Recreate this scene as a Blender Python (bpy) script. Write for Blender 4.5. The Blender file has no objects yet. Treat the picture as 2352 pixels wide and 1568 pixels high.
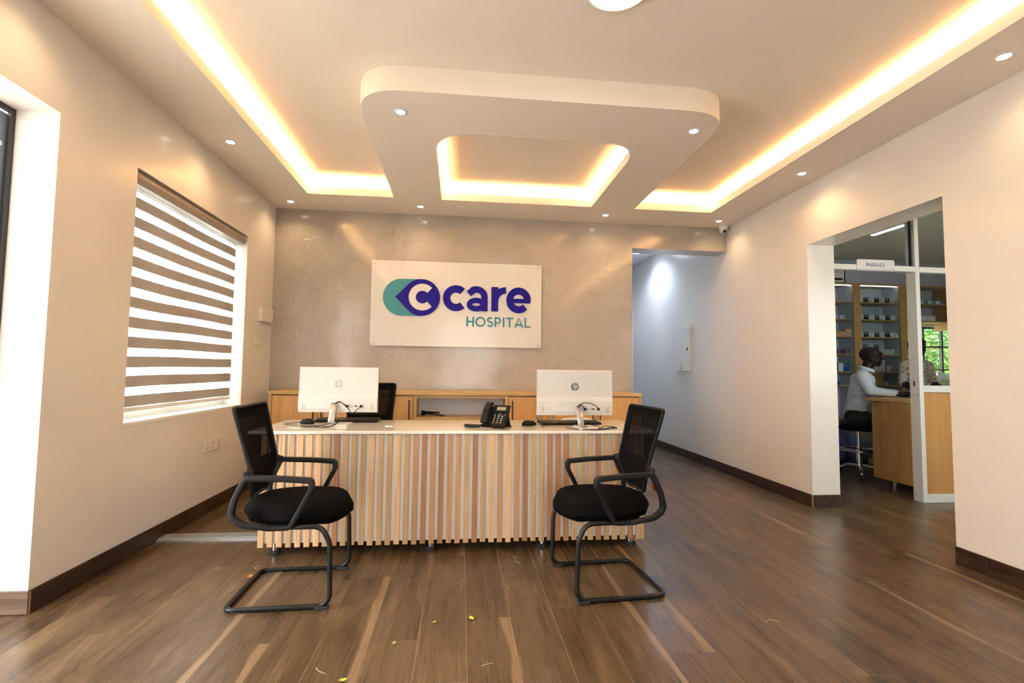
import bpy, bmesh, math, random
from mathutils import Vector, Matrix
random.seed(7)
sc = bpy.context.scene
PI = math.pi
# ------------------------------------------------------------------ camera
CAM_F, YAW, PITCH, ROLL, CAM_H = 1117.37, 0.1039, 0.0587, 0.0122, 1.165
fw = Vector((math.sin(YAW) * math.cos(PITCH), math.cos(YAW) * math.cos(PITCH), math.sin(PITCH)))
rt = Vector((math.cos(YAW), -math.sin(YAW), 0)); up = rt.cross(fw)
rt, up = rt * math.cos(ROLL) + up * math.sin(ROLL), up * math.cos(ROLL) - rt * math.sin(ROLL)
cd = bpy.data.cameras.new('camera'); cam = bpy.data.objects.new('camera', cd)
sc.collection.objects.link(cam); sc.camera = cam
cd.sensor_width = 36; cd.sensor_fit = 'HORIZONTAL'; cd.lens = 36 * CAM_F / 2352; cd.clip_start = .02
cam.matrix_world = Matrix(((rt.x, up.x, -fw.x, 0), (rt.y, up.y, -fw.y, 0), (rt.z, up.z, -fw.z, CAM_H), (0, 0, 0, 1)))
# ------------------------------------------------------------------ world, exposure
SKY = 5.5
w = bpy.data.worlds.new('world'); sc.world = w; w.use_nodes = True
w.node_tree.nodes['Background'].inputs[0].default_value = (1, .985, .96, 1)
w.node_tree.nodes['Background'].inputs[1].default_value = SKY
vs = sc.view_settings; vs.view_transform = 'Standard'; vs.look = 'None'; vs.gamma = 1; vs.use_curve_mapping = False
vs.exposure = 0.6
sun = bpy.data.lights.new('sun', 'SUN'); sun.energy = 46; sun.angle = .01; sun.color = (1, .93, .82)
so = bpy.data.objects.new('sun', sun); C0 = sc.collection; C0.objects.link(so); so.rotation_euler = (math.radians(-32), math.radians(6), 0)   # high, from behind the building
sc.cycles.max_bounces = 7; sc.cycles.diffuse_bounces = 4; sc.cycles.glossy_bounces = 3; sc.cycles.transparent_max_bounces = 10
sc.cycles.use_light_tree = False; sc.cycles.use_adaptive_sampling = True; sc.cycles.adaptive_threshold = .06
sc.cycles.use_denoising = True
sc.cycles.caustics_reflective = False; sc.cycles.caustics_refractive = False
sc.cycles.sample_clamp_indirect = 24
W_COVE, W_ISL, W_DOWN, W_PANEL, W_HALL, W_PHARM = 40, 32, 9, 14, 22, 20
WARM = (1, .61, .27); WARM2 = (1, .66, .33); COOL = (.72, .83, 1)
# ------------------------------------------------------------------ room measures
XL, XR, YB, H, H2, Y0 = -2.0, 3.086, 5.36, 2.867, 3.024, -1.5
ZD = .768                                                         # desk top

# ------------------------------------------------------------------ materials
M = {}
def mat(name, col=(.5, .5, .5), rough=.5, metal=0, spec=.5, emit=None, es=0, coat=0, sheen=0):
    m = bpy.data.materials.new(name); m.use_nodes = True; M[name] = m
    b = m.node_tree.nodes['Principled BSDF']
    b.inputs['Base Color'].default_value = (*col, 1); b.inputs['Roughness'].default_value = rough
    b.inputs['Metallic'].default_value = metal; b.inputs['Specular IOR Level'].default_value = spec
    b.inputs['Coat Weight'].default_value = coat; b.inputs['Sheen Weight'].default_value = sheen
    if emit: b.inputs['Emission Color'].default_value = (*emit, 1); b.inputs['Emission Strength'].default_value = es
    return m
class N:
    def __init__(s, m): s.t = m.node_tree; s.b = s.t.nodes['Principled BSDF']
    def n(s, typ, **k):
        o = s.t.nodes.new(typ)
        for a, v in k.items():
            if a.startswith('i_'):
                key = a[2:].replace('_', ' ')
                o.inputs[int(key) if key.isdigit() else key].default_value = v
            else: setattr(o, a, v)
        return o
    def l(s, a, b): s.t.links.new(a, b)
    def ramp(s, fac, stops):
        r = s.n('ShaderNodeValToRGB'); e = r.color_ramp.elements
        while len(e) < len(stops): e.new(.5)
        for x, (p, c) in zip(e, stops): x.position = p; x.color = (*c, 1)
        s.l(fac, r.inputs[0]); return r.outputs[0]
    def bump(s, h, strength=.2, dist=.01):
        b = s.n('ShaderNodeBump', i_Strength=strength, i_Distance=dist); s.l(h, b.inputs['Height']); s.l(b.outputs[0], s.b.inputs['Normal'])
def paint(name, col, rough, bstr=.05, spec=.5):
    m = mat(name, col, rough, spec=spec); k = N(m)
    t = k.n('ShaderNodeTexCoord'); z = k.n('ShaderNodeTexNoise', i_Scale=2.2, i_Detail=4.0, i_Roughness=.6); k.l(t.outputs['Object'], z.inputs[0])
    c = [(.25, tuple(x * .965 for x in col)), (.75, tuple(min(1, x * 1.02) for x in col))]
    k.l(k.ramp(z.outputs[0], c), k.b.inputs['Base Color'])
    if rough < .4: k.b.inputs['Coat Weight'].default_value = .14; k.b.inputs['Coat Roughness'].default_value = .14
    if bstr > .05: z2 = k.n('ShaderNodeTexNoise', i_Scale=26.0, i_Detail=1.0); k.l(t.outputs['Object'], z2.inputs[0]); k.bump(z2.outputs[0], bstr, .004)
    return m
paint('wall_paint', (.79, .745, .69), .33, .10)
paint('ceiling_paint', (.88, .81, .725), .75, .02)
paint('hall_paint', (.74, .76, .80), .4, .06)
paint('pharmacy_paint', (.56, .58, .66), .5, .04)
def plaster():
    m = mat('polished_plaster', (.36, .32, .27), .34, spec=.5, coat=.8); k = N(m); k.b.inputs['Coat Roughness'].default_value = .15
    t = k.n('ShaderNodeTexCoord')
    z = k.n('ShaderNodeTexNoise', i_Scale=1.6, i_Detail=5.0, i_Roughness=.65, i_Distortion=.8); k.l(t.outputs['Object'], z.inputs[0])
    k.l(k.ramp(z.outputs[0], [(.3, (.375, .325, .27)), (.7, (.47, .415, .35))]), k.b.inputs['Base Color'])
    # trowel swirls: strongly distorted bands, in patches
    wv = k.n('ShaderNodeTexNoise', i_Scale=3.2, i_Detail=2.0, i_Distortion=2.6); k.l(t.outputs['Object'], wv.inputs[0])
    mm = k.n('ShaderNodeMath', operation='MULTIPLY', i_1=95.0); k.l(wv.outputs[0], mm.inputs[0])
    sn = k.n('ShaderNodeMath', operation='SINE'); k.l(mm.outputs[0], sn.inputs[0])
    pz = k.n('ShaderNodeTexNoise', i_Scale=2.7, i_Detail=1.0); k.l(t.outputs['Object'], pz.inputs[0])
    pr = k.ramp(pz.outputs[0], [(.42, (0, 0, 0)), (.62, (1, 1, 1))])
    mu = k.n('ShaderNodeMath', operation='MULTIPLY'); k.l(sn.outputs[0], mu.inputs[0]); k.l(pr, mu.inputs[1])
    fz = k.n('ShaderNodeTexNoise', i_Scale=7.0, i_Detail=3.0, i_Distortion=2.0); k.l(t.outputs['Object'], fz.inputs[0])
    ad = k.n('ShaderNodeMath', operation='MULTIPLY_ADD', i_1=.42); k.l(mu.outputs[0], ad.inputs[0]); fm = k.n('ShaderNodeMath', operation='MULTIPLY', i_1=.55); k.l(fz.outputs[0], fm.inputs[0]); k.l(fm.outputs[0], ad.inputs[2])
    k.bump(ad.outputs[0], .42, .012)
plaster()
def wood(name, c1, c2, c3, rough=.4, stretch=(9, 9, .7), objcol=False, bstr=.05, dist=1.2, spec=.5):
    m = mat(name, c2, rough, spec=spec); k = N(m)
    t = k.n('ShaderNodeTexCoord'); oi = k.n('ShaderNodeObjectInfo')
    mp = k.n('ShaderNodeMapping'); mp.inputs['Scale'].default_value = stretch; k.l(t.outputs['Object'], mp.inputs[0])
    off = k.n('ShaderNodeMath', operation='MULTIPLY', i_1=71.0); k.l(oi.outputs['Random'], off.inputs[0])
    va = k.n('ShaderNodeVectorMath', operation='ADD'); k.l(mp.outputs[0], va.inputs[0]); k.l(off.outputs[0], va.inputs[1])
    z = k.n('ShaderNodeTexNoise', i_Scale=1.0, i_Detail=5.0, i_Roughness=.6, i_Distortion=dist); k.l(va.outputs[0], z.inputs[0])
    col = k.ramp(z.outputs[0], [(.28, c1), (.5, c2), (.72, c3)])
    if objcol:
        mx = k.n('ShaderNodeMix', data_type='RGBA', blend_type='MULTIPLY'); mx.inputs[0].default_value = 1
        k.l(col, mx.inputs[6]); k.l(oi.outputs['Color'], mx.inputs[7]); col = mx.outputs[2]
    k.l(col, k.b.inputs['Base Color'])
    if bstr > .06: k.bump(z.outputs[0], bstr, .004)
    return m
wood('slat_wood', (.62, .56, .50), (.90, .88, .85), (1.05, 1.05, 1.03), .55, (60, 60, 1.6), True, .08)
wood('beech_laminate', (.60, .30, .095), (.70, .37, .13), (.76, .43, .165), .35, (14, 14, 1.1), bstr=.01)
wood('beech_edge', (.55, .33, .11), (.62, .38, .14), (.68, .43, .17), .4, (1.1, 14, 14), bstr=.01)
wood('beech_shelf', (.42, .24, .08), (.5, .3, .11), (.56, .35, .14), .45, (2, 14, 14), bstr=.01)
wood('mdf_panel', (.45, .22, .07), (.52, .27, .09), (.57, .31, .11), .4, (12, 12, 1.0), bstr=.01)
wood('baseboard_tile', (.018, .009, .005), (.036, .019, .010), (.072, .039, .021), .32, (16, 1.5, 16), bstr=.05)
wood('baseboard_tile_cross', (.05, .028, .016), (.10, .06, .035), (.20, .125, .075), .35, (1.5, 16, 16), bstr=.05)
def plank_mat():
    m = mat('floor_plank', (.2, .13, .08), .34, spec=.5); k = N(m)
    t = k.n('ShaderNodeTexCoord'); oi = k.n('ShaderNodeObjectInfo')
    off = k.n('ShaderNodeMath', operation='MULTIPLY', i_1=53.0); k.l(oi.outputs['Random'], off.inputs[0])
    def coords(sx, sy):
        mp = k.n('ShaderNodeMapping'); mp.inputs['Scale'].default_value = (sx, sy, 1); k.l(t.outputs['Object'], mp.inputs[0])
        va = k.n('ShaderNodeVectorMath', operation='ADD'); k.l(mp.outputs[0], va.inputs[0]); k.l(off.outputs[0], va.inputs[1]); return va.outputs[0]
    big = k.n('ShaderNodeTexNoise', i_Scale=1.0, i_Detail=3.0, i_Roughness=.55, i_Distortion=.9); k.l(coords(7.5, 1.3), big.inputs[0])
    c1 = k.ramp(big.outputs[0], [(.28, (.056, .034, .017)), (.45, (.096, .060, .031)), (.58, (.126, .080, .042)), (.76, (.195, .128, .068))])
    # cathedral grain: rings of a stretched field
    ring = k.n('ShaderNodeTexNoise', i_Scale=1.0, i_Detail=1.5, i_Distortion=.6); k.l(coords(3.4, .55), ring.inputs[0])
    rm = k.n('ShaderNodeMath', operation='MULTIPLY', i_1=230.0); k.l(ring.outputs[0], rm.inputs[0])
    rs = k.n('ShaderNodeMath', operation='SINE'); k.l(rm.outputs[0], rs.inputs[0])
    fine = k.n('ShaderNodeTexNoise', i_Scale=1.0, i_Detail=4.0, i_Roughness=.7); k.l(coords(110, 1.1), fine.inputs[0])
    ma = k.n('ShaderNodeMath', operation='MULTIPLY_ADD', i_1=.16); k.l(rs.outputs[0], ma.inputs[0]); k.l(fine.outputs[0], ma.inputs[2])
    c2 = k.ramp(ma.outputs[0], [(.28, (.62, .58, .54)), (.52, (1, 1, 1)), (.8, (1.2, 1.2, 1.2))])
    mx = k.n('ShaderNodeMix', data_type='RGBA', blend_type='MULTIPLY'); mx.inputs[0].default_value = .6; k.l(c1, mx.inputs[6]); k.l(c2, mx.inputs[7])
    # sapwood edge on some planks
    sx = k.n('ShaderNodeSeparateXYZ'); k.l(t.outputs['Object'], sx.inputs[0])
    wob = k.n('ShaderNodeTexNoise', i_Scale=1.0, i_Detail=3.0); k.l(coords(.4, 2.2), wob.inputs[0])
    wm = k.n('ShaderNodeMath', operation='MULTIPLY_ADD', i_1=.10); k.l(wob.outputs[0], wm.inputs[0]); k.l(sx.outputs[0], wm.inputs[2])
    edge = k.ramp(wm.outputs[0], [(.118, (0, 0, 0)), (.124, (1, 1, 1))])
    sel = k.n('ShaderNodeMath', operation='GREATER_THAN', i_1=.80); k.l(oi.outputs['Random'], sel.inputs[0])
    em = k.n('ShaderNodeMath', operation='MULTIPLY'); k.l(edge, em.inputs[0]); k.l(sel.outputs[0], em.inputs[1])
    e2 = k.n('ShaderNodeMath', operation='MULTIPLY', i_1=.5); k.l(em.outputs[0], e2.inputs[0])
    mx2 = k.n('ShaderNodeMix', data_type='RGBA', blend_type='MIX'); k.l(e2.outputs[0], mx2.inputs[0]); k.l(mx.outputs[2], mx2.inputs[6]); mx2.inputs[7].default_value = (.36, .24, .135, 1)
    k.l(mx2.outputs[2], k.b.inputs['Base Color'])
    rr = k.ramp(fine.outputs[0], [(.3, (.24, .24, .24)), (.7, (.36, .36, .36))]); k.l(rr, k.b.inputs['Roughness'])
plank_mat()
mat('grout', (.42, .31, .20), .8)
mat('white_satin', (.80, .78, .74), .35)
mat('reveal_white', (.86, .84, .80), .5)
mat('black_plastic', (.007, .0065, .006), .5, spec=.2)
mat('black_plastic_gloss', (.012, .012, .012), .2)
mat('grey_black_plastic', (.011, .010, .010), .48, spec=.25)
mat('black_tube', (.010, .010, .010), .32, spec=.35)
mat('black_rubber', (.02, .02, .02), .7)
mat('black_metal', (.03, .028, .027), .5)
mat('chrome', (.75, .75, .76), .12, 1)
mat('brushed_metal', (.62, .62, .62), .35, 1)
mat('aluminium', (.30, .32, .33), .45, .3)
mat('pale_aluminium', (.70, .70, .66), .45)
mat('navy', (.010, .004, .23), .5, spec=.15)
mat('teal', (.055, .26, .31), .45, spec=.3)
mat('sign_white', (.69, .67, .64), .25, coat=.2)
mat('letter_ink', (.05, .04, .22), .5)
mat('computer_white', (.64, .63, .61), .35); mat('neck_silver', (.50, .47, .43), .3, .5)
mat('computer_grey', (.42, .40, .37), .4)
mat('logo_silver', (.46, .43, .40), .35, .3)
mat('logo_dark', (.16, .155, .15), .35, .3)
mat('marble', (.86, .81, .71), .10, spec=.6, coat=.4)
mat('laminate_white', (.88, .87, .89), .4)
mat('socket_plastic', (.78, .72, .63), .35)
mat('socket_dark', (.12, .08, .05), .5)
mat('paper', (.85, .84, .81), .6)
mat('lcd', (.24, .26, .20), .25)
mat('key_print', (.55, .53, .50), .5)
mat('skin', (.030, .016, .011), .6, spec=.3)
mat('hair', (.008, .007, .007), .8)
mat('shirt', (.62, .66, .74), .75, sheen=.2)
mat('trousers', (.012, .012, .014), .8)
mat('bag_blue', (.10, .16, .38), .2)
mat('bag_white', (.72, .77, .80), .2)
mat('bag_yellow', (.72, .74, .42), .25)
mat('red_plastic', (.62, .035, .025), .3)
mat('mark_white', (.9, .75, .72), .5)
mat('leaf_green', (.06, .15, .02), .6)
mat('leaf_lime', (.13, .23, .035), .6)
mat('leaf_orange', (.55, .22, .05), .6)
mat('leaf_yellow', (.62, .58, .06), .6)
mat('leaf_dry', (.55, .42, .22), .7)
mat('bark', (.10, .06, .03), .9)
mat('concrete', (.55, .53, .50), .9)
mat('box_white', (.78, .77, .78), .45); mat('box_black', (.03, .016, .02), .4); mat('box_purple', (.055, .02, .12), .4)
mat('box_peach', (.78, .42, .25), .5); mat('box_lilac', (.42, .36, .66), .5); mat('box_blue', (.03, .09, .32), .4)
mat('box_pink', (.62, .26, .28), .5); mat('box_green', (.25, .52, .22), .5); mat('box_orange', (.70, .25, .07), .5); mat('box_grey', (.35, .37, .45), .5)
mat('box_cyan', (.16, .34, .50), .5); mat('carton', (.38, .22, .10), .7)
mat('lamp_lens', (1, 1, 1), .5, emit=(1, .88, .70), es=14)
mat('panel_lens', (1, 1, 1), .5, emit=(1, .97, .94), es=W_PANEL)
mat('hall_lens', (1, 1, 1), .5, emit=COOL, es=W_HALL)
mat('tube_lens', (1, 1, 1), .5, emit=(.9, .96, 1), es=W_PHARM)
mat('shelf_lens', (1, 1, 1), .5, emit=(.85, .92, 1), es=2.5)
mat('cove_led', (1, .9, .7), .5, emit=WARM, es=W_COVE)
mat('island_led', (1, .9, .7), .5, emit=WARM, es=W_ISL)
def fabric(name, col, rough=.9):
    m = mat(name, col, rough, spec=.06, sheen=0); k = N(m); t = k.n('ShaderNodeTexCoord')
    z = k.n('ShaderNodeTexNoise', i_Scale=420.0, i_Detail=0.0); k.l(t.outputs['Object'], z.inputs[0])
    k.l(k.ramp(z.outputs[0], [(.35, tuple(c * .7 for c in col)), (.65, tuple(c * 1.3 for c in col))]), k.b.inputs['Base Color'])
fabric('black_fabric', (.004, .0035, .0035))
def alpha_mat(name, col, alpha, rough=.7, gloss=0, weave=0):
    m = bpy.data.materials.new(name); m.use_nodes = True; M[name] = m; t = m.node_tree; t.nodes.clear()
    o = t.nodes.new('ShaderNodeOutputMaterial'); mx = t.nodes.new('ShaderNodeMixShader'); tr = t.nodes.new('ShaderNodeBsdfTransparent')
    if gloss:                                                     # clear pane: faint tint and a mirror film
        tr.inputs[0].default_value = (*col, 1); a = t.nodes.new('ShaderNodeBsdfGlossy'); a.inputs['Roughness'].default_value = rough
        f = t.nodes.new('ShaderNodeFresnel'); f.inputs[0].default_value = gloss
        g = t.nodes.new('ShaderNodeNewGeometry'); q = t.nodes.new('ShaderNodeMath'); q.operation = 'SUBTRACT'; q.inputs[0].default_value = 1; t.links.new(g.outputs['Backfacing'], q.inputs[1])
        q2 = t.nodes.new('ShaderNodeMath'); q2.operation = 'MULTIPLY'; t.links.new(f.outputs[0], q2.inputs[0]); t.links.new(q.outputs[0], q2.inputs[1]); t.links.new(q2.outputs[0], mx.inputs[0])
    else:
        a = t.nodes.new('ShaderNodeBsdfDiffuse'); a.inputs[0].default_value = (*col, 1); mx.inputs[0].default_value = alpha
        if weave:
            b = t.nodes.new('ShaderNodeBsdfTranslucent'); b.inputs[0].default_value = (*col, 1)
            m2 = t.nodes.new('ShaderNodeMixShader'); m2.inputs[0].default_value = weave
            t.links.new(a.outputs[0], m2.inputs[1]); t.links.new(b.outputs[0], m2.inputs[2]); a = m2
    t.links.new(tr.outputs[0], mx.inputs[1]); t.links.new(a.outputs[0], mx.inputs[2]); t.links.new(mx.outputs[0], o.inputs[0])
alpha_mat('mesh_fabric', (.006, .005, .005), .962)
alpha_mat('blind_band', (.36, .31, .262), .995, weave=.03)
alpha_mat('blind_sheer', (.88, .88, .88), .42, weave=.5)
alpha_mat('clear_glass', (.93, .97, .97), 0, .02, 1.45)
alpha_mat('tinted_glass', (.42, .50, .56), 0, .03, 1.5)
alpha_mat('bottle_plastic', (.80, .86, .90), 0, .08, 1.6)
def floral():
    m = mat('floral_cloth', (.62, .56, .45), .85); k = N(m); t = k.n('ShaderNodeTexCoord')
    z = k.n('ShaderNodeTexNoise', i_Scale=9.0, i_Detail=3.0, i_Distortion=3.0); k.l(t.outputs['Object'], z.inputs[0])
    k.l(k.ramp(z.outputs[0], [(.36, (.10, .14, .04)), (.42, (.55, .50, .40)), (.57, (.60, .54, .44)), (.61, (.32, .07, .03)), (.72, (.20, .05, .03))]), k.b.inputs['Base Color'])
floral()

# ------------------------------------------------------------------ helpers
C = sc.collection
def finish(bm, name, m, parent=None, smooth=False, loc=None, rot=None):
    bmesh.ops.recalc_face_normals(bm, faces=bm.faces[:])
    me = bpy.data.meshes.new(name); bm.to_mesh(me); bm.free()
    return from_mesh(me, name, m, parent, smooth, loc, rot)
def from_mesh(me, name, m, parent=None, smooth=False, loc=None, rot=None):
    for x in (m if isinstance(m, (list, tuple)) else [m]):
        if len(me.materials) < (len(m) if isinstance(m, (list, tuple)) else 1): me.materials.append(M[x])
    if smooth: me.polygons.foreach_set('use_smooth', [True] * len(me.polygons)); me.update()
    o = bpy.data.objects.new(name, me); C.objects.link(o)
    if parent: o.parent = parent
    if loc: o.location = loc
    if rot: o.rotation_euler = rot
    return o
def tag(o, label, cat, group=None):
    o['label'] = label; o['category'] = cat
    if group: o['group'] = group
    return o
def thing(name, label, cat, loc=(0, 0, 0), rz=0, group=None):
    o = bpy.data.objects.new(name, None); C.objects.link(o); o.empty_display_size = .05
    o.location = loc; o.rotation_euler = (0, 0, rz)
    return tag(o, label, cat, group)
def struct(o): o['kind'] = 'structure'; return o
def dup(root, loc, rz, label, group=None):
    r = root.copy(); C.objects.link(r); r.location = loc; r.rotation_euler = (0, 0, rz); r['label'] = label
    if group: r['group'] = group
    for ch in root.children:
        c = ch.copy(); C.objects.link(c); c.parent = r
        for g in ch.children:
            d = g.copy(); C.objects.link(d); d.parent = c
    return r
def B(): return bmesh.new()
def box(bm, x0, x1, y0, y1, z0, z1, mi=0):
    v = [bm.verts.new(p) for p in ((x0, y0, z0), (x1, y0, z0), (x1, y1, z0), (x0, y1, z0), (x0, y0, z1), (x1, y0, z1), (x1, y1, z1), (x0, y1, z1))]
    fs = []
    for q in ((3, 2, 1, 0), (4, 5, 6, 7), (0, 1, 5, 4), (1, 2, 6, 5), (2, 3, 7, 6), (3, 0, 4, 7)):
        f = bm.faces.new([v[i] for i in q]); f.material_index = mi; fs.append(f)
    return v
def rbox(bm, x0, x1, y0, y1, z0, z1, r=.004, seg=2):
    t = B(); box(t, x0, x1, y0, y1, z0, z1)
    bmesh.ops.bevel(t, geom=t.edges[:], offset=r, segments=seg, profile=.5, affect='EDGES')
    return merge(bm, t)
def merge(bm, t, mtx=None):
    if mtx: bmesh.ops.transform(t, matrix=mtx, verts=t.verts[:])
    me = bpy.data.meshes.new('tmp'); t.to_mesh(me); t.free(); bm.from_mesh(me); bpy.data.meshes.remove(me); return bm
def BX(*a, r=0, seg=2):
    bm = B(); (rbox(bm, *a, r=r, seg=seg) if r else box(bm, *a)); return bm
def lathe(bm, prof, seg=24, c=(0, 0), mtx=None):
    """prof: list of (r, z); closed where r == 0"""
    t = B(); rings = []
    for r, z in prof:
        if r < 1e-6: rings.append([t.verts.new((c[0], c[1], z))])
        else: rings.append([t.verts.new((c[0] + r * math.cos(2 * PI * i / seg), c[1] + r * math.sin(2 * PI * i / seg), z)) for i in range(seg)])
    for a, b in zip(rings, rings[1:]):
        for i in range(seg):
            j = (i + 1) % seg
            if len(a) == 1 and len(b) == 1: break
            if len(a) == 1: t.faces.new((a[0], b[i], b[j]))
            elif len(b) == 1: t.faces.new((a[i], a[j], b[0]))
            else: t.faces.new((a[i], a[j], b[j], b[i]))
    return merge(bm, t, mtx)
def cyl(bm, x, y, z0, z1, r, seg=20): return lathe(bm, [(0, z0), (r, z0), (r, z1), (0, z1)], seg, (x, y))
def disc_mtx(loc, normal):
    return Matrix.Translation(loc) @ Vector((0, 0, 1)).rotation_difference(Vector(normal)).to_matrix().to_4x4()
def smooth_path(pts, n=8, closed=False):
    """Catmull-Rom through pts"""
    P = [Vector(p) for p in pts]; out = []; m = len(P)
    rng = range(m) if closed else range(m - 1)
    for i in rng:
        if closed: a, b, c, d = P[(i - 1) % m], P[i], P[(i + 1) % m], P[(i + 2) % m]
        else: a, b, c, d = P[max(i - 1, 0)], P[i], P[i + 1], P[min(i + 2, m - 1)]
        for k in range(n):
            t = k / n
            out.append(.5 * ((2 * b) + (c - a) * t + (2 * a - 5 * b + 4 * c - d) * t * t + (3 * b - a - 3 * c + d) * t ** 3))
    if not closed: out.append(P[-1])
    return out
def fillet(pts, rads, n=6, closed=False):
    """polyline with rounded corners; rads one per point"""
    P = [Vector(p) for p in pts]; m = len(P); out = []
    for i in range(m):
        if not closed and i in (0, m - 1): out.append(P[i]); continue
        a, b, c = P[i - 1], P[i], P[(i + 1) % m]; r = rads[i] if isinstance(rads, (list, tuple)) else rads
        if r <= 0: out.append(b); continue
        u, v = (a - b).normalized(), (c - b).normalized()
        ang = u.angle(v); d = min(r / math.tan(ang / 2), (a - b).length * .49, (c - b).length * .49)
        p, q = b + u * d, b + v * d
        for k in range(n + 1):
            t = k / n; out.append((1 - t) ** 2 * p + 2 * t * (1 - t) * b + t * t * q)
    return out
def sweep(bm, path, prof, closed=False, ref=None, scale=None):
    """prof: 2D points (a,b): a along side vector, b along ref-like normal"""
    P = [Vector(p) for p in path]; m = len(P); rings = []; nrm = None
    for i, p in enumerate(P):
        if closed: t = P[(i + 1) % m] - P[i - 1]
        else: t = P[min(i + 1, m - 1)] - P[max(i - 1, 0)]
        t.normalize()
        if ref is not None:
            side = Vector(ref); nn = t.cross(side).normalized(); side = nn.cross(t).normalized()
        else:
            if nrm is None: nrm = t.orthogonal().normalized()
            else: nrm = (nrm - t * nrm.dot(t)).normalized()
            nn, side = nrm, t.cross(nrm)
        s = scale[i] if scale else 1
        rings.append([bm.verts.new(p + side * a * s + nn * b * s) for a, b in prof])
    k = len(prof)
    for i in range(m if closed else m - 1):
        a, b = rings[i], rings[(i + 1) % m]
        for j in range(k): bm.faces.new((a[j], a[(j + 1) % k], b[(j + 1) % k], b[j]))
    if not closed: bm.faces.new(rings[0][::-1]); bm.faces.new(rings[-1])
    return bm
def circ(r, n=10): return [(r * math.cos(2 * PI * i / n), r * math.sin(2 * PI * i / n)) for i in range(n)]
def rrect(a, b, r, n=3):
    out = []
    for cx, cy, s in ((a - r, b - r, 0), (-a + r, b - r, 1), (-a + r, -b + r, 2), (a - r, -b + r, 3)):
        for k in range(n + 1):
            t = PI / 2 * (s + k / n); out.append((cx + r * math.cos(t), cy + r * math.sin(t)))
    return out
def tube(path, r, n=10, closed=False): return sweep(B(), path, circ(r, n), closed)
def prism(bm, poly, axis, a0, a1):
    """extrude 2D poly along axis (0,1,2); poly in the two other axes in order"""
    def P(u, v, a): return {0: (a, u, v), 1: (u, a, v), 2: (u, v, a)}[axis]
    lo = [bm.verts.new(P(u, v, a0)) for u, v in poly]; hi = [bm.verts.new(P(u, v, a1)) for u, v in poly]
    bm.faces.new(lo[::-1]); bm.faces.new(hi); n = len(poly)
    for i in range(n): bm.faces.new((lo[i], lo[(i + 1) % n], hi[(i + 1) % n], hi[i]))
    return bm
def wall_mesh(axis, a0, a1, us, vs_, holes):
    """slab between a0..a1 on axis with rectangular holes (u0,u1,v0,v1); only outer faces"""
    U = sorted(set([*us] + [h[i] for h in holes for i in (0, 1)])); V = sorted(set([*vs_] + [h[i] for h in holes for i in (2, 3)]))
    U = [u for u in U if us[0] - 1e-6 <= u <= us[1] + 1e-6]; V = [v for v in V if vs_[0] - 1e-6 <= v <= vs_[1] + 1e-6]
    def solid(i, j):
        if not (0 <= i < len(U) - 1 and 0 <= j < len(V) - 1): return False
        cu, cv = (U[i] + U[i + 1]) / 2, (V[j] + V[j + 1]) / 2
        return not any(h[0] < cu < h[1] and h[2] < cv < h[3] for h in holes)
    bm = B(); vd = {}
    def vert(a, u, v):
        k = (a, round(u, 5), round(v, 5))
        if k not in vd: vd[k] = bm.verts.new((a, u, v) if axis == 0 else (u, a, v) if axis == 1 else (u, v, a))
        return vd[k]
    def quad(*q): bm.faces.new([vert(*x) for x in q])
    for i in range(len(U) - 1):
        for j in range(len(V) - 1):
            if not solid(i, j): continue
            u0, u1, v0, v1 = U[i], U[i + 1], V[j], V[j + 1]
            for a in (a0, a1): quad((a, u0, v0), (a, u1, v0), (a, u1, v1), (a, u0, v1))
            if not solid(i - 1, j): quad((a0, u0, v0), (a0, u0, v1), (a1, u0, v1), (a1, u0, v0))
            if not solid(i + 1, j): quad((a0, u1, v0), (a0, u1, v1), (a1, u1, v1), (a1, u1, v0))
            if not solid(i, j - 1): quad((a0, u0, v0), (a0, u1, v0), (a1, u1, v0), (a1, u0, v0))
            if not solid(i, j + 1): quad((a0, u0, v1), (a0, u1, v1), (a1, u1, v1), (a1, u0, v1))
    return bm
# ---- lettering by strokes
def arc(cx, cy, rx, ry, a0, a1, n=20): return [(cx + rx * math.cos(math.radians(a0 + (a1 - a0) * i / n)), cy + ry * math.sin(math.radians(a0 + (a1 - a0) * i / n))) for i in range(n + 1)]
def ribbon(bm, pts, w, m, d, closed=False, zo=0):
    """flat stroke of width w through 2D pts, mapped by m(u,v)->Vector, thickness vector d"""
    P = [Vector(p) for p in pts]; n = len(P); L = []; R = []
    for i, p in enumerate(P):
        a = P[i - 1] if (closed or i) else None; b = P[(i + 1) % n] if (closed or i < n - 1) else None
        t1 = (p - a).normalized() if a is not None else None; t2 = (b - p).normalized() if b is not None else None
        if t1 is None: t1 = t2
        if t2 is None: t2 = t1
        n1, n2 = Vector((-t1.y, t1.x)), Vector((-t2.y, t2.x)); s = (n1 + n2)
        s = s / max(s.length_squared / 2, .8) if s.length > 1e-6 else n1
        L.append(p + s * w / 2); R.append(p - s * w / 2)
    def V(p, k): return bm.verts.new(m(p.x, p.y) + d * (k + zo))
    lt, rt_, lb, rb = [V(p, 1) for p in L], [V(p, 1) for p in R], [V(p, 0) for p in L], [V(p, 0) for p in R]
    for i in range(n if closed else n - 1):
        j = (i + 1) % n
        bm.faces.new((lt[i], rt_[i], rt_[j], lt[j])); bm.faces.new((lb[i], lb[j], rb[j], rb[i]))
        bm.faces.new((lt[i], lt[j], lb[j], lb[i])); bm.faces.new((rt_[i], rb[i], rb[j], rt_[j]))
    if not closed:
        bm.faces.new((lt[0], lb[0], rb[0], rt_[0])); bm.faces.new((lt[-1], rt_[-1], rb[-1], lb[-1]))
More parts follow.
